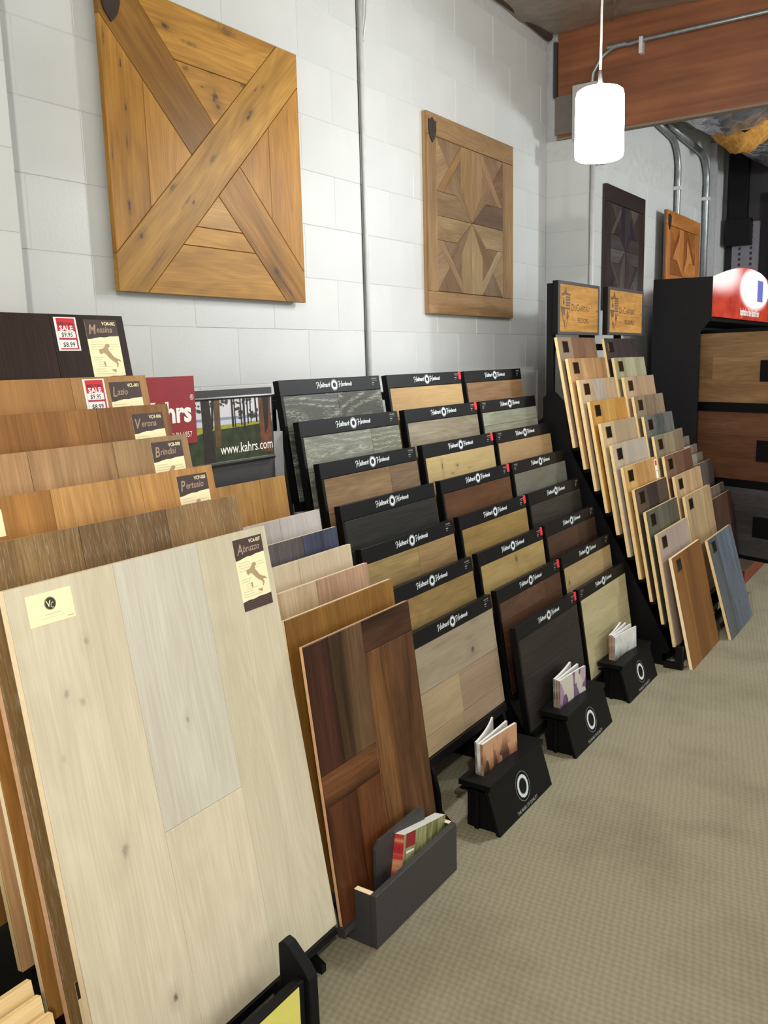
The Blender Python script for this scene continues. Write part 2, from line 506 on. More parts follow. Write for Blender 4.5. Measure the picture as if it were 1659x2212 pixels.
fs = []
for i in range(nx):
    for j in range(ny):
        a = i*(ny+1)+j
        fs.append((a, a+1, a+ny+2, a+ny+1))
q.add(vs, fs)
q.box(-0.35, 7.5, -4, 8.6, 3.44, 3.50)
ceil_o = tag(q.build('ceiling', MFOILB), kind='structure')
q = MB(); q.tube([(0.02, 3.6, 3.345), (0.02, 4.2, 3.338), (0.022, 4.6, 3.343), (0.02, 5.06, 3.33)], [0.02, 0.016, 0.02, 0.024], 7)
q.build('ragged_edge', plain('dark_ragged_edge', rgb(60, 44, 36), 0.9), ceil_o)
# foil creases
q = MB()
for pth in ([(0.45, 4.95, 3.325), (0.62, 4.45, 3.318), (0.95, 4.2, 3.322)], [(0.9, 4.9, 3.32), (1.05, 4.6, 3.318), (1.12, 4.35, 3.322)]):
    q.tube(pth, 0.008, 6)
q.build('foil_crease', MFOILB, ceil_o)

# sagging insulation batts beyond the beam
MFIB = plain('orange_glass_fibre', rgb(190, 140, 70), 0.9, 0, 0.3, 40, 0.2, 0.4)
def batt(name, x0, x1, y0, y1, sag, zt, mat):
    q = MB(); n = 14
    vs, fs = [], []
    for i in range(n+1):
        for j in range(n+1):
            u, v = i/n, j/n
            z = zt - sag*math.sin(math.pi*min(u*1.0, 1))*(0.55+0.45*sin(v*3.0)) + 0.012*sin(u*29+v*11)+0.01*sin(v*37-u*13)
            vs.append((x0+u*(x1-x0), y0+v*(y1-y0), z))
    for i in range(n):
        for j in range(n):
            a = i*(n+1)+j
            fs.append((a, a+1, a+n+2, a+n+1))
    q.add(vs, fs)
    o = q.build(name, mat, ceil_o, smooth=True)
    return o
batt('insulation_batt', 0.27, 1.0, 5.14, 7.1, 0.20, 3.20, MFOILS)
batt('insulation_batt', 0.95, 2.2, 5.14, 7.3, 0.16, 3.17, MFOILS)
batt('insulation_batt', 0.33, 1.5, 7.1, 8.4, 0.34, 3.26, MFOILS)
batt('insulation_batt', 1.45, 2.9, 7.2, 8.4, 0.30, 3.24, MFOILS)
batt('exposed_fibre', 0.36, 0.98, 6.95, 7.25, 0.27, 3.22, MFIB)

# ------------------------------------------------------------------ beam, conduits, boxes
bw = root('timber_beam', 'dark reddish-brown timber beam crossing under the foil ceiling', 'beam', (0.07, 5.075, 2.757))
q = MB(); q.box(0, 6.9, 0, 0.045, 0.012, 0.60)
q.build('timber', WOOD['oak_y'], bw, color=rgb(118, 72, 48))
m, nt, b = new_mat('reddish_beam_wood')
tc = nd(nt, 'ShaderNodeTexCoord').outputs['Object']
mp = nd(nt, 'ShaderNodeMapping', {'Vector': tc, 'Scale': (1.2, 30, 22)}).outputs[0]
g1 = nd(nt, 'ShaderNodeTexNoise', {'Vector': mp, 'Scale': 1.0, 'Detail': 6.0}).outputs[0]
g2 = nd(nt, 'ShaderNodeTexNoise', {'Vector': tc, 'Scale': 3.5, 'Detail': 3.0}).outputs[0]
nt.links.new(ramp(nt, math_n(nt, 'ADD', math_n(nt, 'MULTIPLY', g1, 0.7), math_n(nt, 'MULTIPLY', g2, 0.3)), [(0.3, rgb(88, 50, 28)), (0.55, rgb(128, 76, 44)), (0.75, rgb(148, 94, 58))]), b.inputs['Base Color'])
b.inputs['Roughness'].default_value = 0.5
bw.children[0].data.materials[0] = m
q = MB(); q.box(0, 6.9, -0.006, 0.045, 0.0, 0.012)
q.build('bottom_trim', plain('weathered_trim', rgb(120, 104, 90), 0.6), bw)
q = MB(); q.box(-0.012, 0.11, -0.008, 0.0, 0.03, 0.24)
q.build('steel_plate', plain('dull_steel_plate', rgb(112, 104, 98), .5, .3), bw)
q = MB(); q.box(-0.024, -0.004, -0.012, 0.02, 0.24, 0.54)
q.build('gap_shadow_strip', MMAT, bw)  # dark strip stands in for the shaded gap at the beam end

def arc(c, r, a0, a1, n, plane):
    out = []
    for i in range(n+1):
        a = R(a0+(a1-a0)*i/n)
        u, v = r*cos(a), r*sin(a)
        out.append({'xz': (c[0]+u, c[1], c[2]+v), 'yz': (c[0], c[1]+u, c[2]+v)}[plane])
    return out
t = root('beam_conduit', 'grey metal conduit running along the top of the beam and bending down to a box', 'conduit', (0.285, 5.05, 3.03))
q = MB()
q.tube([(6.0, 0, 0.168), (0.29, 0, 0.168)] + arc((0.17, 0, 0.0), 0.168, 75, 175, 8, 'xz')[0:] + [(0.0, 0, -0.005)], 0.0115, 10)
q.build('pipe', MGALV, t, smooth=True)
q = MB(); q.box(0.27, 0.29, -0.012, 0.024, 0.10, 0.185); q.build('strap', MPAINTP, t)
q = MB(); q.tube([(0.09, 0, 0.168), (0.20, 0, 0.168)], 0.014, 10); q.build('coupling', MGALV, t)

t = root('junction_box', 'grey electrical junction box on the beam behind the pendant lamp', 'electrical box', (0.185, 5.02, 2.735))
q = MB(); q.box(0, 0.14, 0, 0.053, 0.0, 0.29); q.build('body', MGREYBOX, t, bevel=0.003)
q = MB(); q.box(-0.002, 0.142, -0.004, 0.0, -0.002, 0.292); q.build('cover', MGREYBOX, t)
t = root('corner_conduit', 'thin white painted conduit running down the pilaster corner below the lamp', 'conduit', (0.285, 5.09, 0))
q = MB(); q.tube([(0, 0, 0.9), (0, 0.0, 2.60)], 0.013, 10); q.build('pipe', MPAINTP, t, smooth=True)
t = root('outlet_box', 'small grey box below the lamp at the head of the corner conduit', 'electrical box', (0.27, 5.05, 2.595))
q = MB(); q.box(0.0, 0.075, 0.0, 0.08, 0, 0.10); q.build('body', MGREYBOX, t, bevel=0.004)

t = root('wall_conduit', 'thin white painted conduit running up the block wall between the two large wood panels', 'conduit', (0.011, 3.156, 0))
q = MB(); q.tube([(0, 0, 0.85), (0, 0, 3.30)], 0.009, 10); q.build('pipe', MPAINTP, t, smooth=True)
t = root('loose_cable', 'thin white cable joining the wall conduit near the ceiling', 'cable', (0.013, 3.17, 2.81))
q = MB(); q.tube([(0, 0.0, 0), (0.004, 0.02, 0.1), (0.006, 0.036, 0.25), (0.004, 0.04, 0.5)], 0.005, 8); q.build('sheath', MPAINTP, t, smooth=True)

def wall_pipe(label, y, ztop, zb, r, yb):
    t = root('steel_conduit', label, 'conduit', (0.268+r+0.004, y, 0), group=None)
    q = MB()
    pts = [(0, 0, zb), (0, 0, ztop-0.22)]
    for i in range(1, 8):
        a = R(90*i/7)
        pts.append((0, -0.22*(1-cos(a)), ztop-0.22+0.22*sin(a)))
    pts.append((0, yb-y, ztop+0.03))
    q.tube(pts, r, 12)
    q.build('pipe', MGALV, t, smooth=True)
    q = MB(); q.box(-r-0.003, r+0.004, -r-0.012, r+0.012, ztop-0.34, ztop-0.315)
    q.build('strap', MPAINTP, t)
wall_pipe('grey steel conduit bending off the wall above the orange wood panel', 6.80, 3.03, 0.9, 0.022, 6.15)
wall_pipe('grey steel conduit bending off the wall just right of the orange wood panel', 7.60, 3.06, 0.9, 0.026, 6.5)
for y, lab in ((7.80, 'pale grey square post at the far corner beside the conduits'),):
    t = root('corner_post', lab, 'post', (0.27, y, 0))
    q = MB(); q.box(0.0, 0.05, 0, 0.05, 0, 3.2); q.build('post_body', plain('pale_grey_post', rgb(165, 165, 168), 0.5), t)

# perforated strut and shutter at the end wall
MSTRUT = plain('strut_steel', rgb(118, 116, 124), 0.5, 0.3)
t = root('perforated_strut', 'grey steel strut with two rows of punched slots at the far end wall', 'strut', (0.35, 8.34, 0))
q = MB(); q.box(0, 0.22, 0, 0.04, 0, 2.62)
q.build('channel', MSTRUT, t)
q = MB()
for i in range(26):
    for xx in (0.055, 0.150):
        q.box(xx, xx+0.02, -0.003, 0.0, 1.42+i*0.046, 1.42+i*0.046+0.024)
tag(q.build('slots', MINK, t), kind='stuff')
t = root('dark_drive_box', 'black drive housing hanging above the perforated strut', 'housing', (0.33, 8.24, 2.42))
q = MB(); q.box(0, 0.15, 0, 0.09, 0.20, 1.0); q.build('upper_housing', MBLK2, t, bevel=0.004)
q = MB(); q.box(-0.02, 0.19, -0.02, 0.09, 0.0, 0.22); q.build('lower_housing', MBLK2, t, bevel=0.004)
t = root('rolling_shutter', 'dark corrugated rolling shutter closing the far end of the room', 'shutter', (0.66, 8.40, 0))
MSHUT = plain('dark_violet_steel', rgb(58, 56, 66), 0.5, 0.3, 0.12, 30)
q = MB(); q.box(0.05, 2.05, 0.0, 0.04, 0, 3.3); q.build('curtain', MSHUT, t)
q = MB()
for i in range(62):
    z = 0.2+i*0.05
    q.tube([(0.06, 0, z), (2.04, 0, z)], 0.016, 6)
tag(q.build('slats', MSHUT, t, smooth=True), kind='stuff')
q = MB(); q.box(-0.0, 0.06, -0.05, 0.04, 0, 2.85); q.build('guide_rail', MBLK2, t)

# ------------------------------------------------------------------ pendant lamp
MLAMP = emit('glowing_white_glass', (1.0, 0.985, 0.97, 1), 71.0)
t = root('pendant_lamp', 'glowing white cylindrical glass pendant lamp hanging on a thin cord', 'lamp', (1.032, 3.175, 2.20))
q = MB(); q.lathe([(0.0, 0.0), (0.075, 0.0), (0.084, 0.006), (0.087, 0.02), (0.085, 0.21), (0.081, 0.228), (0.07, 0.236), (0.0, 0.237)], 40)
q.build('glass_shade', MLAMP, t, smooth=True)
q = MB(); q.lathe([(0.0, 0.236), (0.018, 0.237), (0.018, 0.25), (0.008, 0.262), (0.006, 0.30), (0.0, 0.30)], 20)
q.build('cap', plain('chrome_cap', rgb(210, 210, 212), 0.2, 0.8), t, smooth=True)
q = MB(); q.tube([(0, 0, 0.29), (0.003, -0.004, 0.40), (0.0, 0.004, 0.50), (0.005, 0.0, 0.62), (0.0, 0, 0.8), (0.002, 0, 1.13)], 0.0042, 8)
q.build('cord', plain('white_cord', rgb(225, 222, 215), 0.5), t, smooth=True)
q = MB(); q.lathe([(0, 1.10), (0.045, 1.10), (0.05, 1.115), (0.05, 1.13), (0, 1.13)], 20)
q.build('ceiling_rose', MWHITE, t)
sd_ = bpy.data.lights.new('pendant_bulb', 'SPOT')
sd_.energy = 52; sd_.color = (1.0, 0.985, 0.96); sd_.spot_size = R(158); sd_.spot_blend = 0.55; sd_.shadow_soft_size = 0.07
so_ = bpy.data.objects.new('pendant_bulb', sd_); COL.objects.link(so_); so_.location = (1.032, 3.175, 2.185)

# ------------------------------------------------------------------ wall panels
def shrink(pts, d):
    """move polygon edges inwards by d (convex, counter clockwise in y,z)"""
    n = len(pts); out = []
    area = sum(pts[i][0]*pts[(i+1) % n][1]-pts[(i+1) % n][0]*pts[i][1] for i in range(n))
    if area < 0:
        pts = pts[::-1]
    for i in range(n):
        p0, p1, p2 = Vector(pts[i-1]), Vector(pts[i]), Vector(pts[(i+1) % n])
        e1, e2 = (p1-p0).normalized(), (p2-p1).normalized()
        n1, n2 = Vector((-e1.y, e1.x)), Vector((-e2.y, e2.x))
        k = 1+n1.dot(n2)
        out.append(tuple(p1+(n1+n2)*(d/max(k, 0.2))))
    return out

def piece(name, pts, ang, color, wd, parent, x0=0.0, x1=0.012, gap=0.0009, knots=None):
    """a wood piece cut to the outline pts (y,z), grain along the direction ang (degrees from +y)"""
    p = shrink(pts, gap)
    pi = shrink(pts, gap+0.0013)
    a = R(ang-90)
    c, s = cos(-a), sin(-a)
    rotp = lambda l: [(y*c-z*s, y*s+z*c) for y, z in l]
    p, pi = rotp(p), rotp(pi)
    if knots:
        kk = []
        for (ky, kz, ra, rl, st) in knots:
            (yy, zz), = rotp([(ky, kz)])
            kk.append((yy, zz, ra, rl, st))
        wd = wood('knotted_%s_wood' % name, 'z', .38, .20, 0, 0, .20, .48, spots=kk)
    n = len(p)
    q = MB()
    q.add([(x0,)+t_ for t_ in p]+[(x1-0.0013,)+t_ for t_ in p]+[(x1,)+t_ for t_ in pi],
          [tuple(range(n))[::-1]]+[(i, (i+1) % n, n+(i+1) % n, n+i) for i in range(n)] +
          [(n+i, n+(i+1) % n, 2*n+(i+1) % n, 2*n+i) for i in range(n)]+[tuple(range(2*n, 3*n))])
    return q.build(name, wd, parent, rot=(a, 0, 0), color=color)

def shield(parent, y, z, w, h, x):
    pts = [(0, h), (w*.28, h*.86), (w*.5, h*.93), (w*.72, h*.86), (w, h), (w*.97, h*.45), (w*.82, h*.22), (w*.5, 0), (w*.18, h*.22), (w*.03, h*.45)]
    pts = [(0, h*.90), (w*.2, h*.88), (w*.38, h*.93), (w*.5, h), (w*.62, h*.93), (w*.8, h*.88), (w, h*.90), (w*.98, h*.48), (w*.82, h*.22), (w*.5, 0), (w*.18, h*.22), (w*.02, h*.48)]
    q = MB(); q.prism([(y+a, z+b_) for a, b_ in pts], x-0.003, x+0.004, 'x')
    sh = q.build('shield_badge', MSHIELD, parent)
    q = MB()
    for a, b_ in ((0.5, 0.5),):
        q.rect(x+0.0045, y+w*.49, y+w*.52, z+h*.12, z+h*.86)
        q.rect(x+0.0045, y+w*.08, y+w*.92, z+h*.56, z+h*.58)
    q.build('badge_lines', MINK, sh)

def vary(c, d):
    k = 1+random.uniform(-d, d)
    return (c[0]*k, c[1]*k, c[2]*k, 1)

def panel_base(label, X, Y, Z, s, edge, inset=0.001):
    t = root('parquet_wall_panel', label, 'wall panel', (X, Y, Z))
    q = MB(); q.box(0.002, 0.018, inset, s-inset, inset, s-inset)
    q.build('backing', edge, t)
    return t

# first panel: a big X of rustic planks
sA = 0.896
t = panel_base('large honey-coloured rustic oak panel with an X of crossed planks', 0.0, 1.793, 1.732, sA, plain('dark_panel_edge', rgb(85, 56, 24), 0.6), 0.035)
hc = rgb(147, 109, 50)
w2 = 0.075*1.42
A0, A1 = 0.0, sA
x0, x1 = 0.024, 0.044
q = MB(); q.box(0.018, 0.024, 0.02, sA-0.02, 0.02, sA-0.02); q.build('batten', t.children[0].data.materials[0], t)
k = 0.112
ru = WOOD['rus_z']
piece('plank', [(A0, A0), (k, A0), (A1, A1-k), (A1, A1), (A1-k, A1), (A0, k)], 45, rgb(176, 134, 64), ru, t, x0, x1, knots=[(.618, .621, .009, .02, .9), (.63, .64, .006, .012, .8), (.429, .451, .012, .035, .55), (.243, .336, .01, .022, .8), (.30, .30, .006, .05, .6), (.10, .17, .009, .014, .9), (.16, .10, .006, .07, .45), (.66, .72, .004, .012, .7), (.70, .74, .004, .01, .7), (.33, .30, .006, .01, .8)])
cc = sA/2
piece('plank', [(A0, A1-k), (cc-k, cc), (cc, cc+k), (k, A1), (A0, A1)], 135, rgb(132, 94, 42), WOOD['oak_z'], t, x0, x1)
piece('plank', [(A1-k, A0), (A1, A0), (A1, k), (cc+k, cc), (cc, cc-k)], 135, rgb(159, 115, 54), ru, t, x0, x1, knots=[(.73, .107, .012, .03, .9), (.79, .05, .006, .06, .8), (.72, .17, .004, .04, .5)])
# left triangle split at y = .148
L = lambda y: k+y         # lower boundary on left: z = y+k ; upper boundary z = A1-k-y
piece('plank', [(A0, k), (0.148, k+0.148), (0.148, A1-k-0.148), (A0, A1-k)], 90, rgb(168, 122, 54), ru, t, x0, x1, knots=[(.062, .255, .008, .032, .95), (.10, .19, .005, .02, .8), (.066, .66, .004, .02, .85), (.075, .54, .004, .012, .8), (.07, .44, .005, .03, .6), (.01, .72, .004, .03, .7), (.012, .4, .003, .05, .6)])
piece('plank', [(0.148, k+0.148), (cc-k, cc), (0.148, A1-k-0.148)], 90, rgb(176, 129, 58), WOOD['oak_z'], t, x0, x1)
ys = 0.72
piece('plank', [(A1, k), (A1, A1-k), (ys, ys-k), (ys, A1-ys+k)], 90, rgb(176, 127, 57), WOOD['oak_z'], t, x0, x1)
piece('plank', [(ys, A1-ys+k), (ys, ys-k), (cc+k, cc)], 90, rgb(166, 119, 52), WOOD['oak_z'], t, x0, x1)
zs = [0.0, 0.162, 0.225]
def lowtri(z):
    return (k+z, A1-k-z)
for za, zb in ((0.0, 0.162), (0.162, 0.225)):
    a, b2 = lowtri(za); c2, d2 = lowtri(zb)
    piece('plank', [(a, za), (b2, za), (d2, zb), (c2, zb)], 0, rgb(181, 136, 67), WOOD['plain_z'], t, x0, x1)
a, b2 = lowtri(0.225)
piece('plank', [(a, .225), (b2, .225), (cc, cc-k)], 0, rgb(182, 140, 70), WOOD['oak_z'], t, x0, x1)
piece('plank', [(k, A1), (A1-k, A1), (A1-k-0.17, A1-0.17), (k+0.17, A1-0.17)][::-1], 0, rgb(169, 125, 57), ru, t, x0, x1, knots=[(.252, .815, .011, .02, .9), (.53, .875, .02, .05, .55), (.36, .79, .01, .05, .5)])
piece('plank', [(k+0.17, A1-0.17), (A1-k-0.17, A1-0.17), (cc, cc+k)][::-1], 0, rgb(173, 127, 58), ru, t, x0, x1, knots=[(.456, .654, .022, .018, .9), (.47, .625, .01, .012, .8), (.33, .71, .012, .02, .6), (.31, .74, .006, .014, .8), (.44, .725, .006, .02, .7), (.60, .72, .008, .02, .7), (.40, .67, .005, .015, .7)])
shield(t, 0.005, 0.767, 0.073, 0.117, 0.0445)

def star_panel(label, X, Y, Z, s, cols, wd, edge, badge=True, frame=True):
    t = panel_base(label, X, Y, Z, s, edge)
    x0, x1 = 0.016, 0.028
    e0, e1, f0, f1 = (0.085, s-0.128, 0.106, s-0.10) if frame else (0.0, s, 0.0, s)
    f = cols['frame']
    if frame:
        piece('border_strip', [(0, 0), (s, 0), (s, f0), (0, f0)], 0, vary(f, .05), wd, t, x0, x1)
        piece('border_strip', [(0, f1), (s, f1), (s, s), (0, s)], 0, vary(f, .05), wd, t, x0, x1)
        piece('border_strip', [(0, f0), (e0, f0), (e0, f1), (0, f1)], 90, vary(f, .05), wd, t, x0, x1)
        piece('border_strip', [(e1, f0), (s, f0), (s, f1), (e1, f1)], 90, vary(f, .05), wd, t, x0, x1)
    cy, cz, H = (e0+e1)/2, (f0+f1)/2, (e1-e0)/2
    g = H/0.354
    def T(l, q_):
        out = []
        for y, z in l:
            y, z = y*g, z*g
            for _ in range(q_):
                y, z = -z, y
            out.append((cy+y, cz+z))
        return out
    seq = cols['pieces']; n = 0
    for q_ in range(4):
        for l, ang in (([(0, 0), (0, .354), (-.113, .354), (-.113, .16)], 90), ([(0, 0), (.113, .16), (.113, .354), (0, .354)], 90),
                       ([(0, 0), (-.113, .16), (-.113, .29), (-.29, .113), (-.16, .113)], 135),
                       ([(-.113, .29), (-.113, .354), (-.354, .113), (-.29, .113)], 45),
                       ([(-.113, .354), (-.354, .354), (-.2335, .2335)], 110), ([(-.354, .354), (-.354, .113), (-.2335, .2335)], 20)):
            piece('parquet_piece', T(l, q_), ang+90*q_, vary(seq[n % len(seq)], .06), wd, t, x0, x1, 0.0006)
            n += 1
    if badge:
        shield(t, 0.012, s-0.135, 0.07, 0.112, 0.0285)
    return t

star_panel('square tan oak parquet panel with a star pattern and frame on the white wall', 0.0, 3.645, 1.721, 0.918,
           {'frame': rgb(148, 118, 82), 'pieces': [rgb(c_[0], c_[1], c_[2]) for c_ in ((148, 118, 77), (156, 127, 89), (133, 106, 77), (145, 110, 68), (126, 102, 75), (154, 127, 92), (142, 118, 82), (126, 102, 72), (126, 100, 75), (144, 118, 87), (150, 123, 91), (126, 99, 74), (158, 135, 99), (144, 120, 84), (126, 99, 70), (157, 137, 106), (128, 106, 82), (152, 125, 91), (101, 79, 63), (150, 125, 94), (128, 99, 74), (144, 114, 84), (120, 91, 68), (135, 108, 81))]},
           WOOD['oak_z'], plain('tan_panel_edge', rgb(160, 123, 77), 0.6))
star_panel('dark charcoal-brown parquet panel hanging behind the shield-marked signs', 0.268, 5.30, 1.78, 0.745,
           {'frame': rgb(52, 42, 38), 'pieces': [rgb(c_[0], c_[1], c_[2]) for c_ in ((44, 38, 50), (62, 54, 50), (58, 46, 42), (84, 76, 74), (64, 56, 54), (52, 44, 44), (90, 84, 84), (72, 68, 68), (60, 52, 50), (70, 66, 66))]},
           WOOD['dark_z'], plain('black_panel_edge', rgb(40, 34, 32), 0.6), badge=False)
star_panel('orange-brown parquet panel with a small dark shield at the far end of the wall', 0.324, 6.37, 1.62, 0.88,
           {'frame': rgb(176, 116, 60), 'pieces': [rgb(c_[0], c_[1], c_[2]) for c_ in ((178, 116, 58), (140, 86, 40), (184, 126, 70), (126, 76, 36), (166, 104, 50), (150, 92, 44))]},
           WOOD['oak_z'], plain('brown_panel_edge', rgb(96, 74, 60), 0.6))

# ------------------------------------------------------------------ leaning boards
def board(name, label, group, Xt, Zt, Y0, w, h, th, thick, core, planks, cat='sample board', gap=0.0007, face=0.004, yaw=0.0, bottom=None):
    a = R(th)
    loc = bottom if bottom else (Xt+h*sin(a), Y0, Zt-h*cos(a))
    t = root(name, label, cat, loc, (0, -a, yaw), group)
    q = MB(); q.box(-thick, -face, 0, w, 0, h)
    q.build('core', core, t, bevel=0.0008)
    for (y0, y1, z0, z1, c, wd) in planks:
        q = MB(); q.frust(-face, 0, y0+(gap if y0 > 0 else 0), y1-(gap if y1 < w else 0), z0+(gap if z0 > 0 else 0), z1-(gap if z1 < h else 0), 0.0009)
        q.build('plank', WOOD[wd], t, color=c)
    return t

def rack(name, label, Y0, w, tiers, th, thick, plate, posts, insets=(0.03, 0.03), lip=0.008, ledge_h=0.018, arms=None, mat=None):
    mat = mat or MBLK
    t = root(name, label, 'display rack', (0, Y0, 0))
    for (X, Z) in tiers:
        q = MB(); q.box(-thick-0.003, lip, 0.012, w-0.012, -ledge_h-0.0005, -0.0005)
        q.build('ledge', mat, t, loc=(X, 0, Z), rot=(0, -R(th), 0))
    for y in (insets[0], w-insets[1]-0.018):
        q = MB(); q.prism(plate, y, y+0.018, 'y'); q.build('side_panel', mat, t)
    for (xa, xb, za, zb, dy) in posts:
        for y in (0.012+dy, w-0.042-dy):
            q = MB(); q.box(xa, xb, y, y+0.03, za, zb); q.build('post', MBLK2, t, bevel=0.002)
    return t

# --- the tall planks on the left: three vertical planks each, a card at the upper right
ITALY = [(0.36, .90), (.44, .985), (.54, 1.0), (.60, .95), (.57, .90), (.52, .875), (.52, .80), (.60, .72), (.66, .645), (.74, .58), (.79, .59), (.80, .555),
         (.90, .535), (.97, .48), (.96, .455), (.83, .495), (.80, .455), (.84, .42), (.83, .36), (.77, .285), (.75, .30), (.77, .37), (.74, .43), (.70, .455), (.60, .505), (.50, .575),
         (.42, .65), (.36, .71), (.25, .735), (.21, .685), (.14, .72), (.11, .80), (.16, .845), (.26, .845)]
SICILY = [(.50, .225), (.55, .245), (.62, .235), (.70, .25), (.69, .15), (.60, .175)]
SARD = [(.235, .47), (.285, .49), (.31, .42), (.295, .335), (.25, .34), (.235, .42)]
def vc_card(t, title, code, y, ztop, h=0.172, first=1.45):
    q = MB(); w = 0.1; x = 0.0002; z0 = ztop-h
    q.box(0, 0.0006, y, y+w, z0, ztop, MCARD)
    card = q.build('label_card', None, t)
    card.data.materials.clear(); card.data.materials.append(MCARD)
    q = MB()
    x = 0.0009
    edge = [(y+w*u, ztop-0.046+dz) for u, dz in ((1, .004), (.85, .0035), (.7, .003), (.55, .0005), (.4, .0012), (.25, -.001), (.12, -.0035), (0, -.004))]
    q.flat([(y, ztop), ] + edge[::-1] + [(y+w, ztop)], x, MCARDB)
    q.flat([(y, z0), (y+w, z0), (y+w, z0+0.027)] + [(y+w*(1-u), z0+0.027-0.004*u+0.0008*((i % 2)*2-1)) for i, u in enumerate((.2, .4, .6, .8, 1.0))], x, MCARDB)
    q.build('card_bands', None, card)
    q = MB()
    q.text(title[0], x+0.0003, y+0.008, ztop-0.037, 0.036, MSCRIPT, 0.25, 'L', 0.8, 0.012)
    wI = max(v[0] for v in text_geo(title[0], 0.25, 0.012)[0])*0.036*0.8
    q.text(title[1:], x+0.0003, y+0.009+wI, ztop-0.033, 0.023, MSCRIPT, 0.3, 'L', 0.9, 0.012)
    q.text(code, x+0.0003, y+w-0.006, ztop-0.014, 0.0125, MCARD, 0.0, 'R', 0.85, 0.02)
    for i, (l, r_) in enumerate(((.06, .45), (.06, .92), (.06, .95), (.06, .78))):
        q.rect(x, y+w*l, y+w*r_, ztop-0.058-i*0.0062, ztop-0.0568-i*0.0062, MLINE)
    for i, (l, r_) in enumerate(((.08, .42), (.08, .35), (.2, .42), (.2, .38), (.2, .6), (.08, .4), (.08, .44), (.08, .7))):
        q.rect(x, y+w*l, y+w*r_, z0+0.074-i*0.006, z0+0.0753-i*0.006, MLINE)
    for i in range(4):
        q.rect(x+0.0003, y+w*.05, y+w*(.95-.04*i), z0+0.019-i*0.0052, z0+0.0201-i*0.0052, MLINEB)
    q.build('card_print', None, card)
    q = MB()
    for P in (ITALY, SICILY, SARD):
        pts = [(y+0.02+u*0.075, z0+0.022+v*0.088) for u, v in P]
        q.add([(x+0.0002, a, b2) for a, b2 in pts], [tuple(range(len(pts)))], MTAN)
    mp_ = q.build('map_print', None, card)
    bm = bmesh.new(); bm.from_mesh(mp_.data); bmesh.ops.triangulate(bm, faces=bm.faces[:]); bm.to_mesh(mp_.data); bm.free()

def sale_tag(t, y, ztop, p1, p2):
    q = MB(); w, h = 0.064, 0.084
    q.box(0, 0.001, y, y+w, ztop-h, ztop, MWHITE)
    s_ = q.build('sale_tag', None, t)
    q = MB(); x = 0.0013
    q.rect(x, y+.006, y+w-.005, ztop-.081, ztop-.003, MREDD)
    q.rect(x+.0002, y+.006, y+w-.007, ztop-.034, ztop-.003, MRED)
    q.rect(x+.0004, y+.006, y+w-.009, ztop-.052, ztop-.0355, MWHITE)
    q.rect(x+.0004, y+.006, y+w-.010, ztop-.078, ztop-.057, MWHITE)
    q.text('RED TAG', x+.0006, y+w/2, ztop-.0215, .0115, MINK, 0, 'C', 0.95, 0.02)
    q.text('SALE', x+.0006, y+w/2-.001, ztop-.0345, .0185, MWHITE, 0, 'C', 1.0, 0.03)
    q.text(p1, x+.0006, y+w/2-.002, ztop-.0495, .0155, MINK, 0.1, 'C', 0.95, 0.01)
    q.text(p2, x+.0006, y+w/2-.001, ztop-.0745, .0165, MINK, 0.1, 'C', 0.95, 0.01)
    q.build('tag_print', None, s_)

VCW, VCH, VCT = 0.70, 1.036, 10.0
VC = [('Messina', 'VCM-002', .323, 1.638, 'dark_z', [(48, 33, 26), (52, 36, 29), (46, 32, 26)], MPLYP, 'dark espresso-brown plank board with a sale tag, tallest of the left rack', [.235, .478], None, 1.024),
      ('Lazio', 'VCL-001', .398, 1.482, 'soft_z', [(170, 127, 77), (166, 123, 75), (172, 131, 82)], MPLY2, 'warm tan plank board with a sale tag, second highest in the left rack', [.235, .467], None, 1.021),
      ('Verona', 'VCV-006', .475, 1.408, 'oak_z', [(134, 94, 50), (150, 105, 58), (136, 96, 54)], MPLYP, 'medium brown plank board third from the top in the left rack', [.06, .477], None, 1.015),
      ('Brindisi', 'VCB-008', .54, 1.331, 'oak_z', [(186, 148, 106), (182, 146, 106), (166, 136, 98)], MPLY2, 'pale beige-brown plank board fourth from the top in the left rack', [.239, .464], None, 1.023),
      ('Pertusio', 'VCP-003', .623, 1.255, 'oak_z', [(172, 124, 66), (196, 150, 92), (192, 144, 84)], MPLY, 'golden oak plank board with a pale vertical seam, fifth in the left rack', [.229, .467], None, 1.019)]
for nm_, code, X, Z, wd, cs, core, lab, seams, _, zt in VC:
    ys_ = [0]+seams+[VCW]
    t = board('flooring_sample_board', lab, 'tall plank boards on the left rack', X, Z, .863, VCW, VCH, VCT, .018, core,
              [(ys_[i], ys_[i+1], 0, VCH, rgb(*cs[i]), wd) for i in range(3)])
    vc_card(t, nm_, code, .576, zt)
    if nm_ == 'Messina':
        sale_tag(t, .487, 1.0285, '$9.95', '$8.99')
    if nm_ == 'Lazio':
        sale_tag(t, .500, 1.031, '$9.95', '$8.99')
    if nm_ == 'Pertusio':
        q = MB(); q.box(0, .0008, .035, .112, .958, 1.012); q.build('cream_sticker', MCARD, t)
t = board('flooring_sample_board', 'grey-brown wire-brushed plank board directly behind the white plank board', 'tall plank boards on the left rack', .706, 1.183, .863, VCW, VCH, VCT, .02, MPLYP,
          [(0, .231, 0, VCH, rgb(142, 114, 74), 'brush_z'), (.231, .465, 0, VCH, rgb(124, 98, 66), 'brush_z'), (.465, VCW, 0, VCH, rgb(146, 116, 76), 'brush_z')], gap=0.0009)
q = MB(); q.box(0, .0008, .022, .10, .055, .17); st = q.build('label_card', MCARD, t)
q = MB(); q.rect(.001, .022, .10, .135, .17); q.build('card_bands', MCARDB, st)
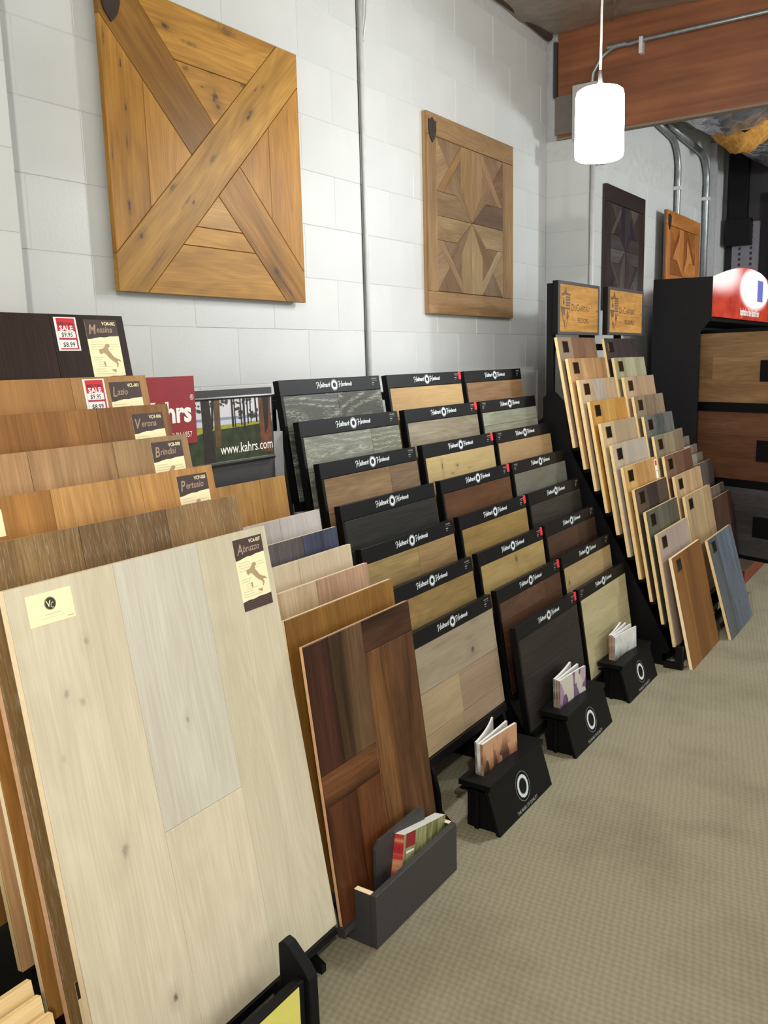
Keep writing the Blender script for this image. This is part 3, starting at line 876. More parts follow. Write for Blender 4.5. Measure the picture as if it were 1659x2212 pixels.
t = board('flooring_sample_board', 'large whitewashed plank board at the front of the left rack', 'tall plank boards on the left rack', .792, 1.111, .863, VCW, VCH, VCT, .022, MPLY,
          [(0, .241, 0, VCH, rgb(214, 204, 180), 'white_z'), (.241, .472, .464, VCH, rgb(208, 204, 190), 'white_z'), (.241, .472, 0, .464, rgb(216, 206, 182), 'white_z'), (.472, VCW, 0, VCH, rgb(208, 200, 176), 'white_z')], gap=.0003)
vc_card(t, 'Abruzzo', 'VCA-007', .5815, 1.019)
q = MB(); q.box(0, .0008, .037, .135, .956, 1.0155); st = q.build('cream_sticker', MCARD, t)
q = MB()
q.ring(.0012, .0855, .993, .0125, 0.0, 32, plain('olive_black_print', rgb(48, 50, 34), .5))
q.ring(.0014, .0855, .993, .0122, .0112, 32, MTAN)
q.text('V', .0018, .0865, .9868, .018, MCARD, 0, 'R', .9, .01)
q.text('C', .0018, .0855, .984, .016, MCARD, .2, 'L', .6, -.005)
q.rect(.0012, .062, .112, .9665, .9672, MLINE)
q.rect(.0012, .07, .105, .9725, .9738, MLINE)
q.rect(.0012, .118, .131, .9605, .9618, MTAN)
q.build('sticker_print', None, st)
# knots of the white board
q = MB()

vt = [(X+VCH*sin(R(10)), Z-VCH*cos(R(10))) for X, Z in ((.323, 1.638), (.398, 1.482), (.475, 1.408), (.54, 1.331), (.623, 1.255), (.706, 1.183), (.792, 1.111))]
t = rack('tall_plank_rack', 'black stepped rack holding the tall plank boards at the left', .863, VCW, vt, 10, .018,
     [(.205, 0), (.205, .95), (.30, .95), (.44, .58), (.83, .16), (.90, .06), (.98, .02), (.98, 0)], [(.205, .24, 0, 1.55, .05)], (.06, .06))
q = MB(); q.box(.24, .283, .05, .65, 1.50, 1.54); q.build('back_rest', MBLK2, t)
# retaining bracket and front box with a yellow card
q = MB(); q.prism([(.978, .07), (1.0, .075), (1.0, .205), (1.012, .215), (1.028, .21), (1.075, .165), (1.088, .145), (1.09, 0), (1.0, 0), (.978, 0)], .447, .477, 'y')
q.build('bracket', MBLK2, t, bevel=.003)
t2 = root('card_holder', 'black card holder box with a yellow front card at the foot of the left rack', 'box', (1.0, .88, 0))
q = MB(); q.box(.055, .078, 0, .424, 0, .150); q.build('front_plate', MBLK2, t2, bevel=.002)
q = MB(); q.box(-.012, .055, 0, .424, 0, .045); q.build('base', MBLK2, t2)
q = MB(); q.box(.078, .0795, .01, .405, .004, .144); yc = q.build('yellow_card', MYEL, t2)
q = MB(); q.rect(.0799, .30, .302, .05, .085); q.rect(.0799, .06, .24, .06, .075); q.build('card_print', MINK, yc)

# --- low sample rack at the extreme lower left
t = root('low_rack', 'black low rack corner behind the small pale sample boards at the lower left', 'display rack', (.55, .42, 0))
q = MB(); q.prism([(0, 0), (0, .55), (.12, .55), (.42, .02), (.42, 0)], .30, .32, 'y'); q.build('side_panel', MBLK, t)
q = MB(); q.box(0, .42, 0, .30, 0, .02); q.build('base', MBLK, t)
q = MB(); q.box(0, .02, 0, .30, 0.02, .75); q.build('back_panel', MBLK, t)
for i, (X, Z, col_, lb) in enumerate(((.93, .455, (226, 198, 148), 'rearmost of the four'), (.955, .435, (228, 200, 150), 'second from the rear of the four'), (.985, .415, (222, 190, 138), 'third from the rear of the four'), (1.012, .395, (216, 184, 130), 'front one of the four'))):
    th = 12; h = Z/cos(R(th))
    board('small_sample_board', 'small pale sample board at the lower left corner, '+lb, 'small pale boards at the lower left', X, Z, .44, .315, h, th, .014, MPLY2, [(0, .315, 0, h, rgb(*col_), 'soft_y')])
board('small_sample_board', 'small orange-brown sample board at the lower left edge behind the pale ones', None, .80, .56, .36, .27, .54, 12, .014, MPLY2, [(0, .27, 0, .54, rgb(190, 134, 64), 'oak_z')])

# ------------------------------------------------------------------ second rack (seven boards, picture header)
KW, KH, KT = .49, .745, 7.4
KB = [(.42, 1.152, [(178, 136, 76), (174, 132, 72)], [.37], 'oak_z', 'honey oak board, highest of the second rack, below the forest picture', MPLY2),
      (.555, 1.053, [(176, 170, 168), (186, 182, 182)], [.30], 'soft_z', 'whitewashed lilac-grey board second from the top in the second rack', MPLY),
      (.62, 1.004, [(94, 88, 90), (64, 70, 92)], [.325], 'dark_z', 'blue-grey and brown board third from the top in the second rack', MPLY),
      (.671, .954, [(204, 190, 164), (200, 186, 162)], [.24], 'soft_z', 'pale cream board fourth from the top in the second rack', MPLY),
      (.732, .902, [(200, 178, 146), (180, 148, 122)], [.241], 'oak_z', 'pinkish beige board fifth from the top in the second rack', MPLY),
      (.821, .863, [(136, 97, 42), (142, 102, 46)], [.25], 'oak_z', 'golden brown board just behind the dark walnut board', MPLY)]
for X, Z, cs, sm, wd, lab, core in KB:
    e = [0]+sm+[KW]
    board('flooring_sample_board', lab, 'boards on the second rack', X, Z, 1.59, KW, KH, KT, .014, core, [(e[i], e[i+1], 0, KH, rgb(*cs[i]), wd) for i in range(len(cs))])
wc = lambda r, g, b_: rgb(r, g, b_)
board('flooring_sample_board', 'dark walnut block-patterned board at the front of the second rack', 'boards on the second rack', .877, .803, 1.59, KW, KH, KT, .014, MPLYP,
      [(0, .10, .405, KH, wc(70, 39, 28), 'wal_z'), (.10, .249, .405, KH, wc(92, 69, 47), 'wal_z'), (0, .245, .318, .405, wc(111, 71, 42), 'wal_y'),
       (0, .13, 0, .318, wc(92, 53, 30), 'wal_z'), (.13, .245, 0, .318, wc(99, 59, 31), 'wal_z'),
       (.249, KW, .655, KH, wc(88, 59, 40), 'wal_y'), (.249, .34, 0, .655, wc(114, 78, 45), 'wal_z'), (.34, KW, 0, .655, wc(92, 61, 38), 'wal_z')], gap=.0005)
kt = [(X+KH*sin(R(KT)), Z-KH*cos(R(KT))) for X, Z in [(a[0], a[1]) for a in KB]+[(.877, .803)]]
t = rack('header_rack', 'charcoal second rack with a back board carrying the forest picture', 1.57, .53, [(a, c) for a, c in kt], KT, .014,
         [(.36, 0), (.36, .40), (.46, .39), (.50, .38), (.90, .03), (.90, 0)], [], (.05, .05), mat=MGREY)
q = MB(); q.box(.335, .350, .0, .545, 0, 1.43); q.build('back_board', MGREY, t)
q = MB(); q.box(.325, .350, .546, .59, 0, 1.285); q.build('side_strip', MGREYL, t)

# forest picture
pic = root('forest_picture', 'landscape print of pine trunks by a lake with a web address', 'picture', (.351, 1.608, 1.202))
q = MB(); q.box(0, .008, 0, .495, 0.008, .205); q.build('panel', MINK, pic)
MCHR = plain('chrome_strip', rgb(190, 192, 195), .2, .9)
q = MB(); q.tube([(.008, 0, .204), (.008, .495, .204)], .006, 8); q.tube([(.008, 0, .008), (.008, .495, .008)], .007, 8)
q.build('rail', plain('dark_rail', rgb(60, 62, 62), .25, .6), pic)
X0 = .0086
def pu(xc, yc):      # crop pixels of the print to local y, z
    return (.161+(xc-620)*.000377, .201-(yc-385)*.000285)
q = MB()
m_sky = plain('print_sky', rgb(205, 205, 215), .35, 0, .05, 8); m_lake = plain('print_lake', rgb(190, 195, 215), .35, 0, .05, 8)
m_shore = plain('print_shore', rgb(135, 145, 160), .35, 0, .05, 8); m_gl = plain('print_bright_grass', rgb(150, 150, 50), .35, 0, .2, 60)
m_gd = plain('print_dark_grass', rgb(44, 56, 28), .35, 0, .45, 40); m_tr = plain('print_dark_trunk', rgb(38, 30, 26), .35, 0, .3, 60)
m_tb = plain('print_brown_trunk', rgb(92, 70, 46), .35, 0, .3, 60); m_tbig = plain('print_big_trunk', rgb(98, 58, 38), .35, 0, .4, 50); m_le = plain('print_leaves', rgb(58, 62, 46), .35, 0, .35, 60)
q.rect(X0, 0.004, .491, .10, .199, m_sky)
q.rect(X0+.0002, .004, .491, pu(0, 605)[1], pu(0, 575)[1], m_shore)
q.rect(X0+.0002, .004, .491, pu(0, 660)[1], pu(0, 605)[1], m_lake)
q.flat([(.004, .012), (.491, .012), (.491, pu(0, 640)[1]), (.30, pu(0, 655)[1]), (.004, pu(0, 665)[1])], X0+.0003, m_gl)
q.flat([(.004, .012), (.491, .012), (.491, pu(0, 670)[1]), (.36, pu(0, 690)[1]), (.24, pu(0, 700)[1]), (.15, pu(0, 740)[1]), (.004, pu(0, 690)[1])], X0+.0004, m_gd)
rr = random.Random(4)
for cx, cz, n_, rx in ((640, 470, 8, 30), (920, 420, 14, 50), (1080, 460, 10, 40), (1130, 560, 14, 26), (1230, 560, 12, 26), (1290, 560, 12, 30), (1200, 420, 10, 60), (800, 420, 6, 30), (60, 440, 14, 90), (300, 450, 14, 90), (450, 540, 10, 50)):
    for i in range(n_):
        y, z = pu(cx+rr.uniform(-rx, rx), cz+rr.uniform(-45, 45)); r_ = rr.uniform(.003, .0075)
        z = min(z, .194)
        q.flat([(y+r_*cos(k*1.047), z+r_*.8*sin(k*1.047)) for k in range(6)], X0+.0005+i*.00001, m_le)
for xa, xb, xt0, xt1, yb, mm in ((820, 880, 815, 885, 880, m_tb), (1015, 1038, 1012, 1030, 690, m_tr), (1048, 1060, 1040, 1052, 690, m_tr), (1120, 1135, 1112, 1125, 680, m_tr), (1150, 1172, 1148, 1170, 750, m_tr), (1198, 1212, 1190, 1205, 670, m_tr), (1236, 1246, 1228, 1240, 660, m_tr), (1298, 1318, 1288, 1305, 660, m_tr), (780, 800, 795, 820, 690, m_tr), (250, 290, 245, 285, 800, m_tr), (420, 450, 415, 445, 720, m_tr)):
    q.flat([pu(xa, yb), pu(xb, yb), pu(xt1, 385), pu(xt0, 385)], X0+.0008, mm)
q.flat([pu(700, 1060), pu(820, 1060), pu(770, 385), pu(680, 385)], X0+.0009, m_tr)
q.flat([pu(1345, 1000), pu(1490, 1000), pu(1485, 385), pu(1335, 385)], X0+.0009, m_tbig)
q.flat([pu(1405, 800), pu(1440, 740), pu(1470, 385), pu(1380, 385)], X0+.001, m_tr)
q.text('www.kahrs.com', X0+.0013, .488, pu(0, 965)[1], .044, MWHITE, 0, 'R', .82, .004)
q.build('print', None, pic)

sg = root('red_brand_sign', 'crimson red sign board with white lettering partly behind the left boards', 'sign', (.366, 1.375, 1.286))
q = MB(); q.box(0, .006, 0, .385, 0, .189); q.build('sign_board', MSIGNR, sg)
q = MB(); q.text('Kährs', .0064, .368, .063, .080, MWHITE, 0, 'R', .95, .035); q.text('FOUNDED IN 1857', .0064, .366, .018, .023, MWHITE, 0, 'R', .8, 0.0)
q.text('®', .0064, .380, .122, .022, MWHITE, 0, 'R', .9, 0)
q.build('lettering', None, sg)
q = MB(); q.box(-.015, 0, .27, .30, .02, .08); q.build('mount', MGREY, sg)

# booklets
def booklet(name, label, group, loc, rot, L_, H_, thick, cover, curve=0.0, cat='brochure', spine=None, extra=None):
    t = root(name, label, cat, loc, rot, group)
    n = 7
    def sheet(x0, x1, L2, z0, z1, mat, nm):
        q = MB(); vs, fs = [], []
        for i in range(n+1):
            y = L2*i/n; cx = curve*(i/n)**2
            for x in (x0, x1):
                for z in (z0, z1):
                    vs.append((x+cx, y, z))
        for i in range(n):
            a = 4*i; c = 4*(i+1)
            fs += [(a, c, c+1, a+1), (a+2, a+3, c+3, c+2), (a+1, c+1, c+3, a+3), (a, a+2, c+2, c)]
        fs += [(0, 1, 3, 2), (4*n, 4*n+2, 4*n+3, 4*n+1)]
        q.add(vs, fs)
        return q.build(nm, mat, t)
    sheet(0, thick, L_*.985, 0.001, H_+.0006, MWHITE, 'pages')
    c_ = sheet(thick, thick+.0007, L_, 0, H_, cover, 'cover')
    sheet(-.0007, 0, L_, 0, H_, cover, 'back_cover')
    q = MB(); q.box(-.0007, thick+.0007, -.0008, 0, 0, H_); q.build('spine', spine or cover, t)
    if extra:
        extra(t, thick+.0012)
    return t

def cover_mat(name, stops, scale=(1, 6, 3), rough=.3, grad=0.0, zr=(0.0, .25), cells=False):
    """printed booklet cover: picture-like patches, optionally darker towards the printed foreground"""
    m, nt, b = new_mat(name)
    tc = nd(nt, 'ShaderNodeTexCoord').outputs['Object']
    mp = nd(nt, 'ShaderNodeMapping', {'Vector': tc, 'Scale': scale}).outputs[0]
    if cells:
        nz = nd(nt, 'ShaderNodeSeparateColor', {0: nd(nt, 'ShaderNodeTexVoronoi', {'Vector': mp, 'Scale': 2.2}, distance='MANHATTAN').outputs['Color']}).outputs[0]
    else:
        nz = nd(nt, 'ShaderNodeTexNoise', {'Vector': mp, 'Scale': 2.2, 'Detail': 4.0, 'Distortion': .8}).outputs[0]
    z = nd(nt, 'ShaderNodeMapRange', {0: nd(nt, 'ShaderNodeSeparateXYZ', {0: tc}).outputs[2], 1: zr[0], 2: zr[1], 3: 0.0, 4: 1.0}).outputs[0]
    f = math_n(nt, 'ADD', math_n(nt, 'MULTIPLY', nz, 1.0-grad), math_n(nt, 'MULTIPLY', z, grad))
    nt.links.new(ramp(nt, f, stops), b.inputs['Base Color'])
    b.inputs['Roughness'].default_value = rough
    return m
C_GREEN = cover_mat('forest_cover_print', [(.3, rgb(70, 74, 44)), (.45, rgb(128, 128, 78)), (.6, rgb(160, 160, 120)), (.75, rgb(96, 92, 60))], (1, 20, 2.5))
C_BROWN = cover_mat('brown_interior_cover_print', [(.3, rgb(74, 52, 44)), (.5, rgb(150, 102, 74)), (.7, rgb(196, 152, 118))], (1, 16, 5), grad=.6, zr=(.13, .24), cells=True)
C_LILAC = cover_mat('lilac_cover_print', [(.3, rgb(110, 84, 116)), (.5, rgb(170, 140, 170)), (.7, rgb(205, 200, 190))], (1, 9, 5), cells=True)
C_GREY = cover_mat('grey_cover_print', [(.3, rgb(120, 122, 120)), (.5, rgb(190, 192, 190)), (.7, rgb(225, 225, 222))], (1, 6, 5), grad=.3, zr=(.15, .2))
C_DARK = cover_mat('dark_spine_print', [(.3, rgb(80, 72, 70)), (.6, rgb(150, 140, 130))], (1, 3, 12))
C_SPB = cover_mat('wood_spine_print', [(.3, rgb(120, 84, 62)), (.6, rgb(176, 136, 102)), (.75, rgb(225, 205, 185))], (1, 3, 12))
C_REDSP = cover_mat('red_spine_print', [(.35, rgb(176, 34, 48)), (.5, rgb(190, 60, 60)), (.62, rgb(216, 160, 120))], (1, 1, 14))

# grey brochure box with a stack of red-spined booklets
t = root('brochure_box', 'charcoal open brochure box on the carpet before the dark walnut board', 'brochure box', (1.045, 1.635, 0))
q = MB(); q.box(-.018, 0, 0, .422, 0, .150); q.build('front_panel', MGREY, t, bevel=.0015)
for y in (0, .407):
    q = MB(); q.prism([(-.115, 0), (-.115, .042), (-.068, .042), (-.068, .1495), (-.018, .1495), (-.018, 0)], y, y+.015, 'y'); sd = q.build('side_panel', MGREY, t)
    q = MB(); q.box(-.068, -.018, y, y+.015, .1497, .1512); q.build('raw_edge', MPLY, sd)
q = MB()
bp_ = [(0.085, .0), (.335, 0), (.335, .215), (.315, .236), (.105, .236), (.085, .22)]
q.prism(bp_, -.066, -.057, 'x'); q.build('back_panel', MGREY, t)
q = MB(); q.box(-.057, -.018, .015, .407, 0, .018); q.build('bottom', MGREY, t)
def redsquare(tt, x):
    q = MB(); q.rect(x, .012, .060, .165, .205, MSIGNR); q.rect(x+.0004, .014, .055, .150, .156, MWHITE)
    q.build('cover_print', None, tt)
pos_ = ['rearmost of the pack', 'sixth from the front of the pack', 'fifth from the front of the pack', 'fourth from the front of the pack', 'third from the front of the pack', 'second from the front of the pack']
for i in range(7):
    booklet('booklet', 'red-spined booklet with a green forest cover, front one in the charcoal box' if i == 6 else 'red-spined booklet, %s in the charcoal box' % pos_[i],
            'red-spined booklets in the charcoal box', (.9905+i*.0044, 1.772+i*.0012, .0195), (R(-12), R(-2), 0), .235, .205, .003, C_GREEN, -.004, spine=C_REDSP, extra=redsquare if i == 6 else None)

# ------------------------------------------------------------------ black framed panels
HW, HH, HT, HTH = .59, .41, 8.5, .025
def stroke(q, pts, wd, x, y, z, sz):
    """a flat pen stroke through pts (letter units)"""
    P = [Vector(p) for p in pts]
    L_, R_ = [], []
    for i_, p in enumerate(P):
        d = (P[min(i_+1, len(P)-1)]-P[max(i_-1, 0)]).normalized()
        n_ = Vector((-d.y, d.x))*wd*(.55 if i_ in (0, len(P)-1) else 1.0)
        L_.append(p+n_); R_.append(p-n_)
    vs = [(x, y+a.x*sz, z+a.y*sz) for a in L_]+[(x, y+a.x*sz, z+a.y*sz) for a in R_]
    n = len(P)
    q.add(vs, [(n+i_, n+i_+1, i_+1, i_) for i_ in range(n-1)])

def script_h(q, x, y, z, sz):
    stroke(q, [(-.14, .48), (-.08, .66), (.08, .76), (.26, .74), (.38, .68)], .05, x, y, z, sz)
    stroke(q, [(.40, .76), (.30, .50), (.20, .26), (.10, .02), (.0, -.10)], .062, x, y, z, sz)
    stroke(q, [(.88, .86), (.76, .60), (.64, .30), (.56, .08), (.62, .0), (.72, .05)], .062, x, y, z, sz)
    stroke(q, [(.02, .30), (.20, .38), (.42, .36), (.62, .40)], .045, x, y, z, sz)

def lettering_mesh():
    q = MB(); x = .0004
    z = HH-.031
    script_h(q, x, .200, z-.002, .026); q.text('allmark', x, .220, z, .0225, None, .55, 'L', .80, .028)
    q.ring(x, .2995, HH-.0255, .0165, .0088, 36, None, .03)
    q.ring(x, .2995, HH-.0255, .0195, .0183, 36, None)
    script_h(q, x, .325, z-.002, .026); q.text('ardwoods', x, .345, z, .0215, None, .55, 'L', .68, .028)
    return q
def code_mesh(left=False):
    q = MB(); x = .0004; y = .02 if left else .535
    q.text('HALLMARK', x, y, HH-.013, .0075, None, .2, 'L', .9, .01)
    q.rect(x, y, y+.036, HH-.0185, HH-.0178)
    q.rect(x, y, y+.016, HH-.028, HH-.0248)
    q.rect(x, y, y+.012, HH-.035, HH-.0335)
    return q
lm = lettering_mesh().build('lettering', MLET).data
cm = code_mesh().build('code_print', MLETG).data
cml = code_mesh(True).build('code_print', MLETG).data
for o in [o for o in COL.objects if o.name.split('.')[0] in ('lettering', 'code_print') and o.parent is None and o.data in (lm, cm, cml)]:
    bpy.data.objects.remove(o)
q = MB(); q.box(-HTH, -.004, 0, HW, 0, HH)
core_o = q.build('frame', MBLK, bevel=.0012); frame_me = core_o.data; bpy.data.objects.remove(core_o)
q = MB(); q.frust(-.004, .0, 0, HW, HH-.052, HH, .0012)
hb = q.build('header_band', MBLK); band_me = hb.data; bpy.data.objects.remove(hb)
q = MB(); q.box(-.004, .0, 0, .012, 0, HH-.0525)
hb = q.build('edge_strip', MBLK); strip_me = hb.data; bpy.data.objects.remove(hb)
q = MB(); q.box(-.004, .0012, HW-.020, HW+.0006, HH-.034, HH+.0006)
hb = q.build('red_tab', MTAG); tab_me = hb.data; bpy.data.objects.remove(hb)

def hpanel(label, group, col, i, rows, redtab=False, codeleft=False, empty_code=False):
    """rows from the top: each (height, [(split positions)], [colours], wood)"""
    Y0 = (2.19, 2.83, 3.455)[col]
    X, Z = .315+.079*i, 1.448-.1345*i
    a = R(HT)
    t = root('framed_sample_panel', label, 'sample panel', (X+HH*sin(a), Y0, Z-HH*cos(a)), (0, -a, 0), group)
    link('frame', frame_me, t)
    hd = link('header_band', band_me, t)
    link('lettering', lm, hd)
    if not empty_code:
        link('code_print', cml if codeleft else cm, hd)
    link('edge_strip', strip_me, t)
    if redtab:
        link('red_tab', tab_me, t)
    z = HH-.0535
    for hgt, sp_, cs, wd in rows:
        e = [.013]+sp_+[HW]
        zb = max(z-hgt, 0)
        for j in range(len(cs)):
            q = MB(); q.frust(-.004, -.0005, e[j]+.0005, e[j+1]-(.0005 if j < len(cs)-1 else 0), zb+.0005, z-.0005, .001)
            q.build('plank', WOOD[wd], t, color=rgb(*cs[j]))
        z = zb
        if z <= .001:
            break
    return t

def rows3(c1, s1=None, c2=None, wd='oak_y', c3=None, h=.118, d=5):
    r_ = []
    if s1:
        r_.append((h, [s1], [c1, c2], wd))
    else:
        r_.append((h, [], [c1], wd))
    k1 = tuple(max(0, v-d) for v in c1)
    r_.append((h, [.31], [k1, c2 or c1], wd))
    r_.append((h+.03, [.2], [c3 or c1, k1], wd))
    return r_

G1, G2, G3 = 'black framed panels, left column', 'black framed panels, middle column', 'black framed panels, right column'
ordn = ['topmost', 'second from the top', 'third from the top', 'fourth from the top', 'fifth from the top', 'sixth from the top', 'seventh from the top', 'lowest']
P1 = [(rows3((89, 94, 89), .31, (74, 76, 71), 'cer_y'), 'dark grey streaked wood'), (rows3((123, 126, 115), .40, (118, 121, 107), 'cer_y'), 'pale grey streaked wood'),
      (rows3((134, 109, 79), .40, (113, 93, 71)), 'two-tone brown wood'), (rows3((44, 44, 40), None, None, 'dark_y', h=.36), 'near-black wood'),
      (rows3((153, 132, 88), .33, (144, 119, 81)), 'light honey wood'), (rows3((150, 125, 79), None, None), 'golden oak wood'),
      ([(.150, [], [(156, 144, 123)], 'knotA_y'), (.14, [.294], [(165, 146, 115), (151, 132, 109)], 'soft_y'), (.09, [.285], [(161, 142, 111), (150, 130, 107)], 'soft_y')], 'pale knotty oak')]
for i, (rw, wn) in enumerate(P1):
    hpanel(('black framed panel of %s, %s of the left column' % (wn, ordn[i] if i < 6 else 'lowest')), G1, 0, i, rw, empty_code=(i == 3))
P2 = [(rows3((173, 144, 100), None, None, 'soft_y'), 'warm tan wood'), (rows3((138, 130, 111), None, None, 'oak_y', h=.36), 'grey-beige wood'), (rows3((175, 155, 109), None, None, 'knotB_y', h=.36), 'light knotty maple'),
      (rows3((94, 62, 39), None, None, 'oak_y', h=.36), 'reddish dark brown wood'), (rows3((148, 123, 73), None, None, 'knot_y', h=.36), 'golden knotty wood'), (rows3((156, 134, 86), None, None, 'knotC_y', h=.36), 'one-knot honey wood'),
      ([(.075, [.42], [(87, 62, 46), (81, 57, 42)], 'oak_y'), (.10, [], [(79, 52, 35)], 'knot_y'), (.10, [.25], [(66, 44, 33), (74, 50, 37)], 'oak_y'), (.1, [], [(67, 44, 33)], 'oak_y')], 'narrow-planked dark brown wood'),
      ([(.075, [], [(49, 46, 43)], 'dark_y'), (.075, [], [(45, 43, 40)], 'dark_y'), (.075, [], [(49, 45, 42)], 'dark_y'), (.15, [], [(46, 43, 40)], 'dark_y')], 'charcoal brown planks')]
for i, (rw, wn) in enumerate(P2):
    hpanel(('black framed panel of %s, %s of the middle column' % (wn, ordn[i])), G2, 1, i, rw, redtab=True)
P3 = [(rows3((134, 105, 75), None, None), 'medium brown wood'), (rows3((138, 141, 123), .30, (133, 135, 118), 'oak_y', h=.06), 'grey-green wood'), (rows3((153, 126, 90), None, None, 'soft_y'), 'light tan wood'),
      (rows3((104, 103, 92), None, None, 'soft_y', h=.36), 'dull grey wood'), (rows3((52, 50, 46), None, None, 'dark_y', h=.36), 'very dark wood'), (rows3((71, 50, 39), .36, (62, 43, 33), 'oak_y', h=.09), 'dark brown wood'),
      (rows3((165, 142, 103), None, None, 'knotD_y', h=.12), 'light knotty wood'), ([(.20, [], [(175, 166, 129)], 'soft_y'), (.2, [], [(178, 169, 133)], 'soft_y')], 'cream maple')]
for i, (rw, wn) in enumerate(P3):
    hpanel(('black framed panel of %s, %s of the right column' % (wn, ordn[i])), G3, 2, i, rw, codeleft=(i in (1, 2, 3, 7)))

ht = [(.315+.079*i+HH*sin(R(HT)), 1.448-.1345*i-HH*cos(R(HT))) for i in range(8)]
for c_ in range(3):
    Y0 = (2.19, 2.83, 3.455)[c_]
    tr = ht[:7] if c_ == 0 else ht
    if c_ == 0:
        plate = [(.19, 0), (.19, .98), (.345, .98), (.345, 1.0), (.80, .23), (.845, .245), (.865, .20), (.885, .12), (.89, .06), (.94, .02), (.94, 0)]
    else:
        plate = [(.19, 0), (.19, .98), (.345, .98), (.345, 1.0), (.80, .23), (.895, .065), (.92, .05), (.94, .02), (.94, 0)]
    plate = [p for p in plate if p != (.345, 1.0)]
    t = rack('panel_rack', 'black rack holding the %s column of framed panels' % ('left', 'middle', 'right')[c_], Y0, HW, tr, HT, HTH, plate,
             [(.19, .23, 0, 1.40, .04)], (.03, .03), .010, .030 if c_ == 0 else .02)
    q = MB(); q.box(.23, .2895, .03, HW-.03, 1.35, 1.38); q.build('back_rest', MBLK2, t)
    q = MB(); q.box(.215, .225, .02, HW-.02, .05, .93); q.build('back_panel', MBLK2, t)

# logo boxes with brochures
def ring_logo(x, cy, cz, R_):
    q = MB()
    return q
def logo_box(Y0, w, label, brochures):
    t = root('logo_brochure_box', label, 'brochure box', (.93, Y0, 0))
    q = MB(); q.prism([(.092, .142), (.105, .142), (.148, 0), (.135, 0)], 0, w, 'y'); fp = q.build('front_panel', MBOX, t, bevel=.0015)
    q = MB(); q.box(0.02, .03, .02, w-.02, 0, .142); q.build('back_panel', MBOX, t)
    for y in (.018, w-.028):
        q = MB(); q.prism([(.03, 0), (.03, .142), (.094, .142), (.135, 0)], y, y+.01, 'y'); q.build('end_panel', MBOX, t)
    q = MB(); q.box(.05, .066, .008, .018, 0, .128); q.build('end_post', MBLK, t, bevel=.002)
    q = MB(); q.box(.0, .086, .004, .018, .128, .134); q.build('end_rail', MBLK, t)
    q = MB()
    ya, yb = .055, .055+.245
    q.box(-.002, .030, 0, w, .145, .163); q.box(.062, .112, 0, w, .145, .163)
    q.box(.030, .062, 0, ya, .145, .163); q.box(.030, .062, yb, w, .145, .163)
    q.build('lid', MBOX, t)
    # printed ring and motto on the slanted front
    sl = math.atan2(.043, .142)
    ln = MB(); cy = w*.52
    ln.ring(.0006, cy, .080, .0375, .027, 44, MLET, .018)
    ln.ring(.0006, cy, .080, .049, .0475, 44, MLETG)
    ln.ring(.0006, cy, .080, .026, .0245, 44, MLETG)
    ln.text('THE MARK OF QUALITY', .0006, cy, .008, .0165, MLETG, 0, 'C', .86, .012)
    lo = ln.build('ring_print', None, fp, loc=(.1485, 0, 0), rot=(0, -sl, 0))
    for k_, (lab, cov, spn, dx, yaw_, cur, hh_, tk, gp) in enumerate(brochures):
        booklet('brochure', lab, gp, (.93+.033+dx, Y0+.065+.004*k_, .012), (0, R(-2), yaw_), .215, hh_, tk, cov, cur, spine=spn)
logo_box(2.279, .412, 'black ring-logo brochure box before the left column of framed panels', [
    ('grey-backed booklet bent back, rearmost in the nearest ring-logo box', C_GREY, C_DARK, .000, R(5), -.028, .258, .005, None),
    ('white booklet standing second from the rear in the nearest ring-logo box', C_GREY, C_GREY, .0072, R(0), -.004, .252, .006, None),
    ('brown-covered booklet at the front of the nearest ring-logo box', C_BROWN, C_SPB, .0155, R(-3), .008, .250, .008, None)])
logo_box(2.921, .400, 'black ring-logo brochure box before the middle column of framed panels', [
    ('dark-spined booklet, rearmost in the middle ring-logo box', C_GREY, C_DARK, .000, R(2), -.014, .262, .007, None),
    ('pale booklet in the middle of the middle ring-logo box', C_GREY, C_DARK, .0092, R(0), .0, .258, .006, None),
    ('lilac-covered booklet at the front of the middle ring-logo box', C_LILAC, C_SPB, .0170, R(-3), .010, .254, .006, None)])
logo_box(3.542, .402, 'black ring-logo brochure box before the right column of framed panels', [
    ('wood-spined booklet, rearmost in the farthest ring-logo box', C_GREY, C_SPB, .000, R(3), -.012, .262, .006, None),
    ('wood-spined booklet second from the rear in the farthest ring-logo box', C_GREY, C_SPB, .0075, R(1), -.004, .262, .005, None),
    ('wood-spined booklet third from the rear in the farthest ring-logo box', C_GREY, C_SPB, .014, R(-1), .004, .258, .004, None),
    ('white-covered leaflet at the front of the farthest ring-logo box', C_GREY, C_DARK, .0195, R(-4), .012, .25, .003, None)])

# ------------------------------------------------------------------ plaque boards on the shield-sign racks
DW, DH, DT = .51, .555, 10.9
def plaque_mesh():
    w_, h_ = .074, .058
    pts = []
    prof = [(0, 0), (.10, .06), (.22, 0), (.36, .05), (.5, 0.01), (.64, .05), (.78, 0), (.90, .06), (1, 0)]
    top = [(u*w_, h_-d_*h_*1.1) for u, d_ in prof]
    bot = [(u*w_, d_*h_*1.1) for u, d_ in prof]
    left = [(d_*w_*.9, u*h_) for u, d_ in prof][1:-1]
    right = [(w_-d_*w_*.9, u*h_) for u, d_ in prof][1:-1]
    pts = bot + right + top[::-1] + left[::-1]
    q = MB(); q.prism(pts, 0, .0025, 'x')
    return q
po = plaque_mesh().build('plaque', MBRZ); plq_me = po.data; bpy.data.objects.remove(po)
q = MB(); q.box(0, .0028, -.0035, .002, .006, .052); po = q.build('gold_edge', MGOLD); gold_me = po.data; bpy.data.objects.remove(po)

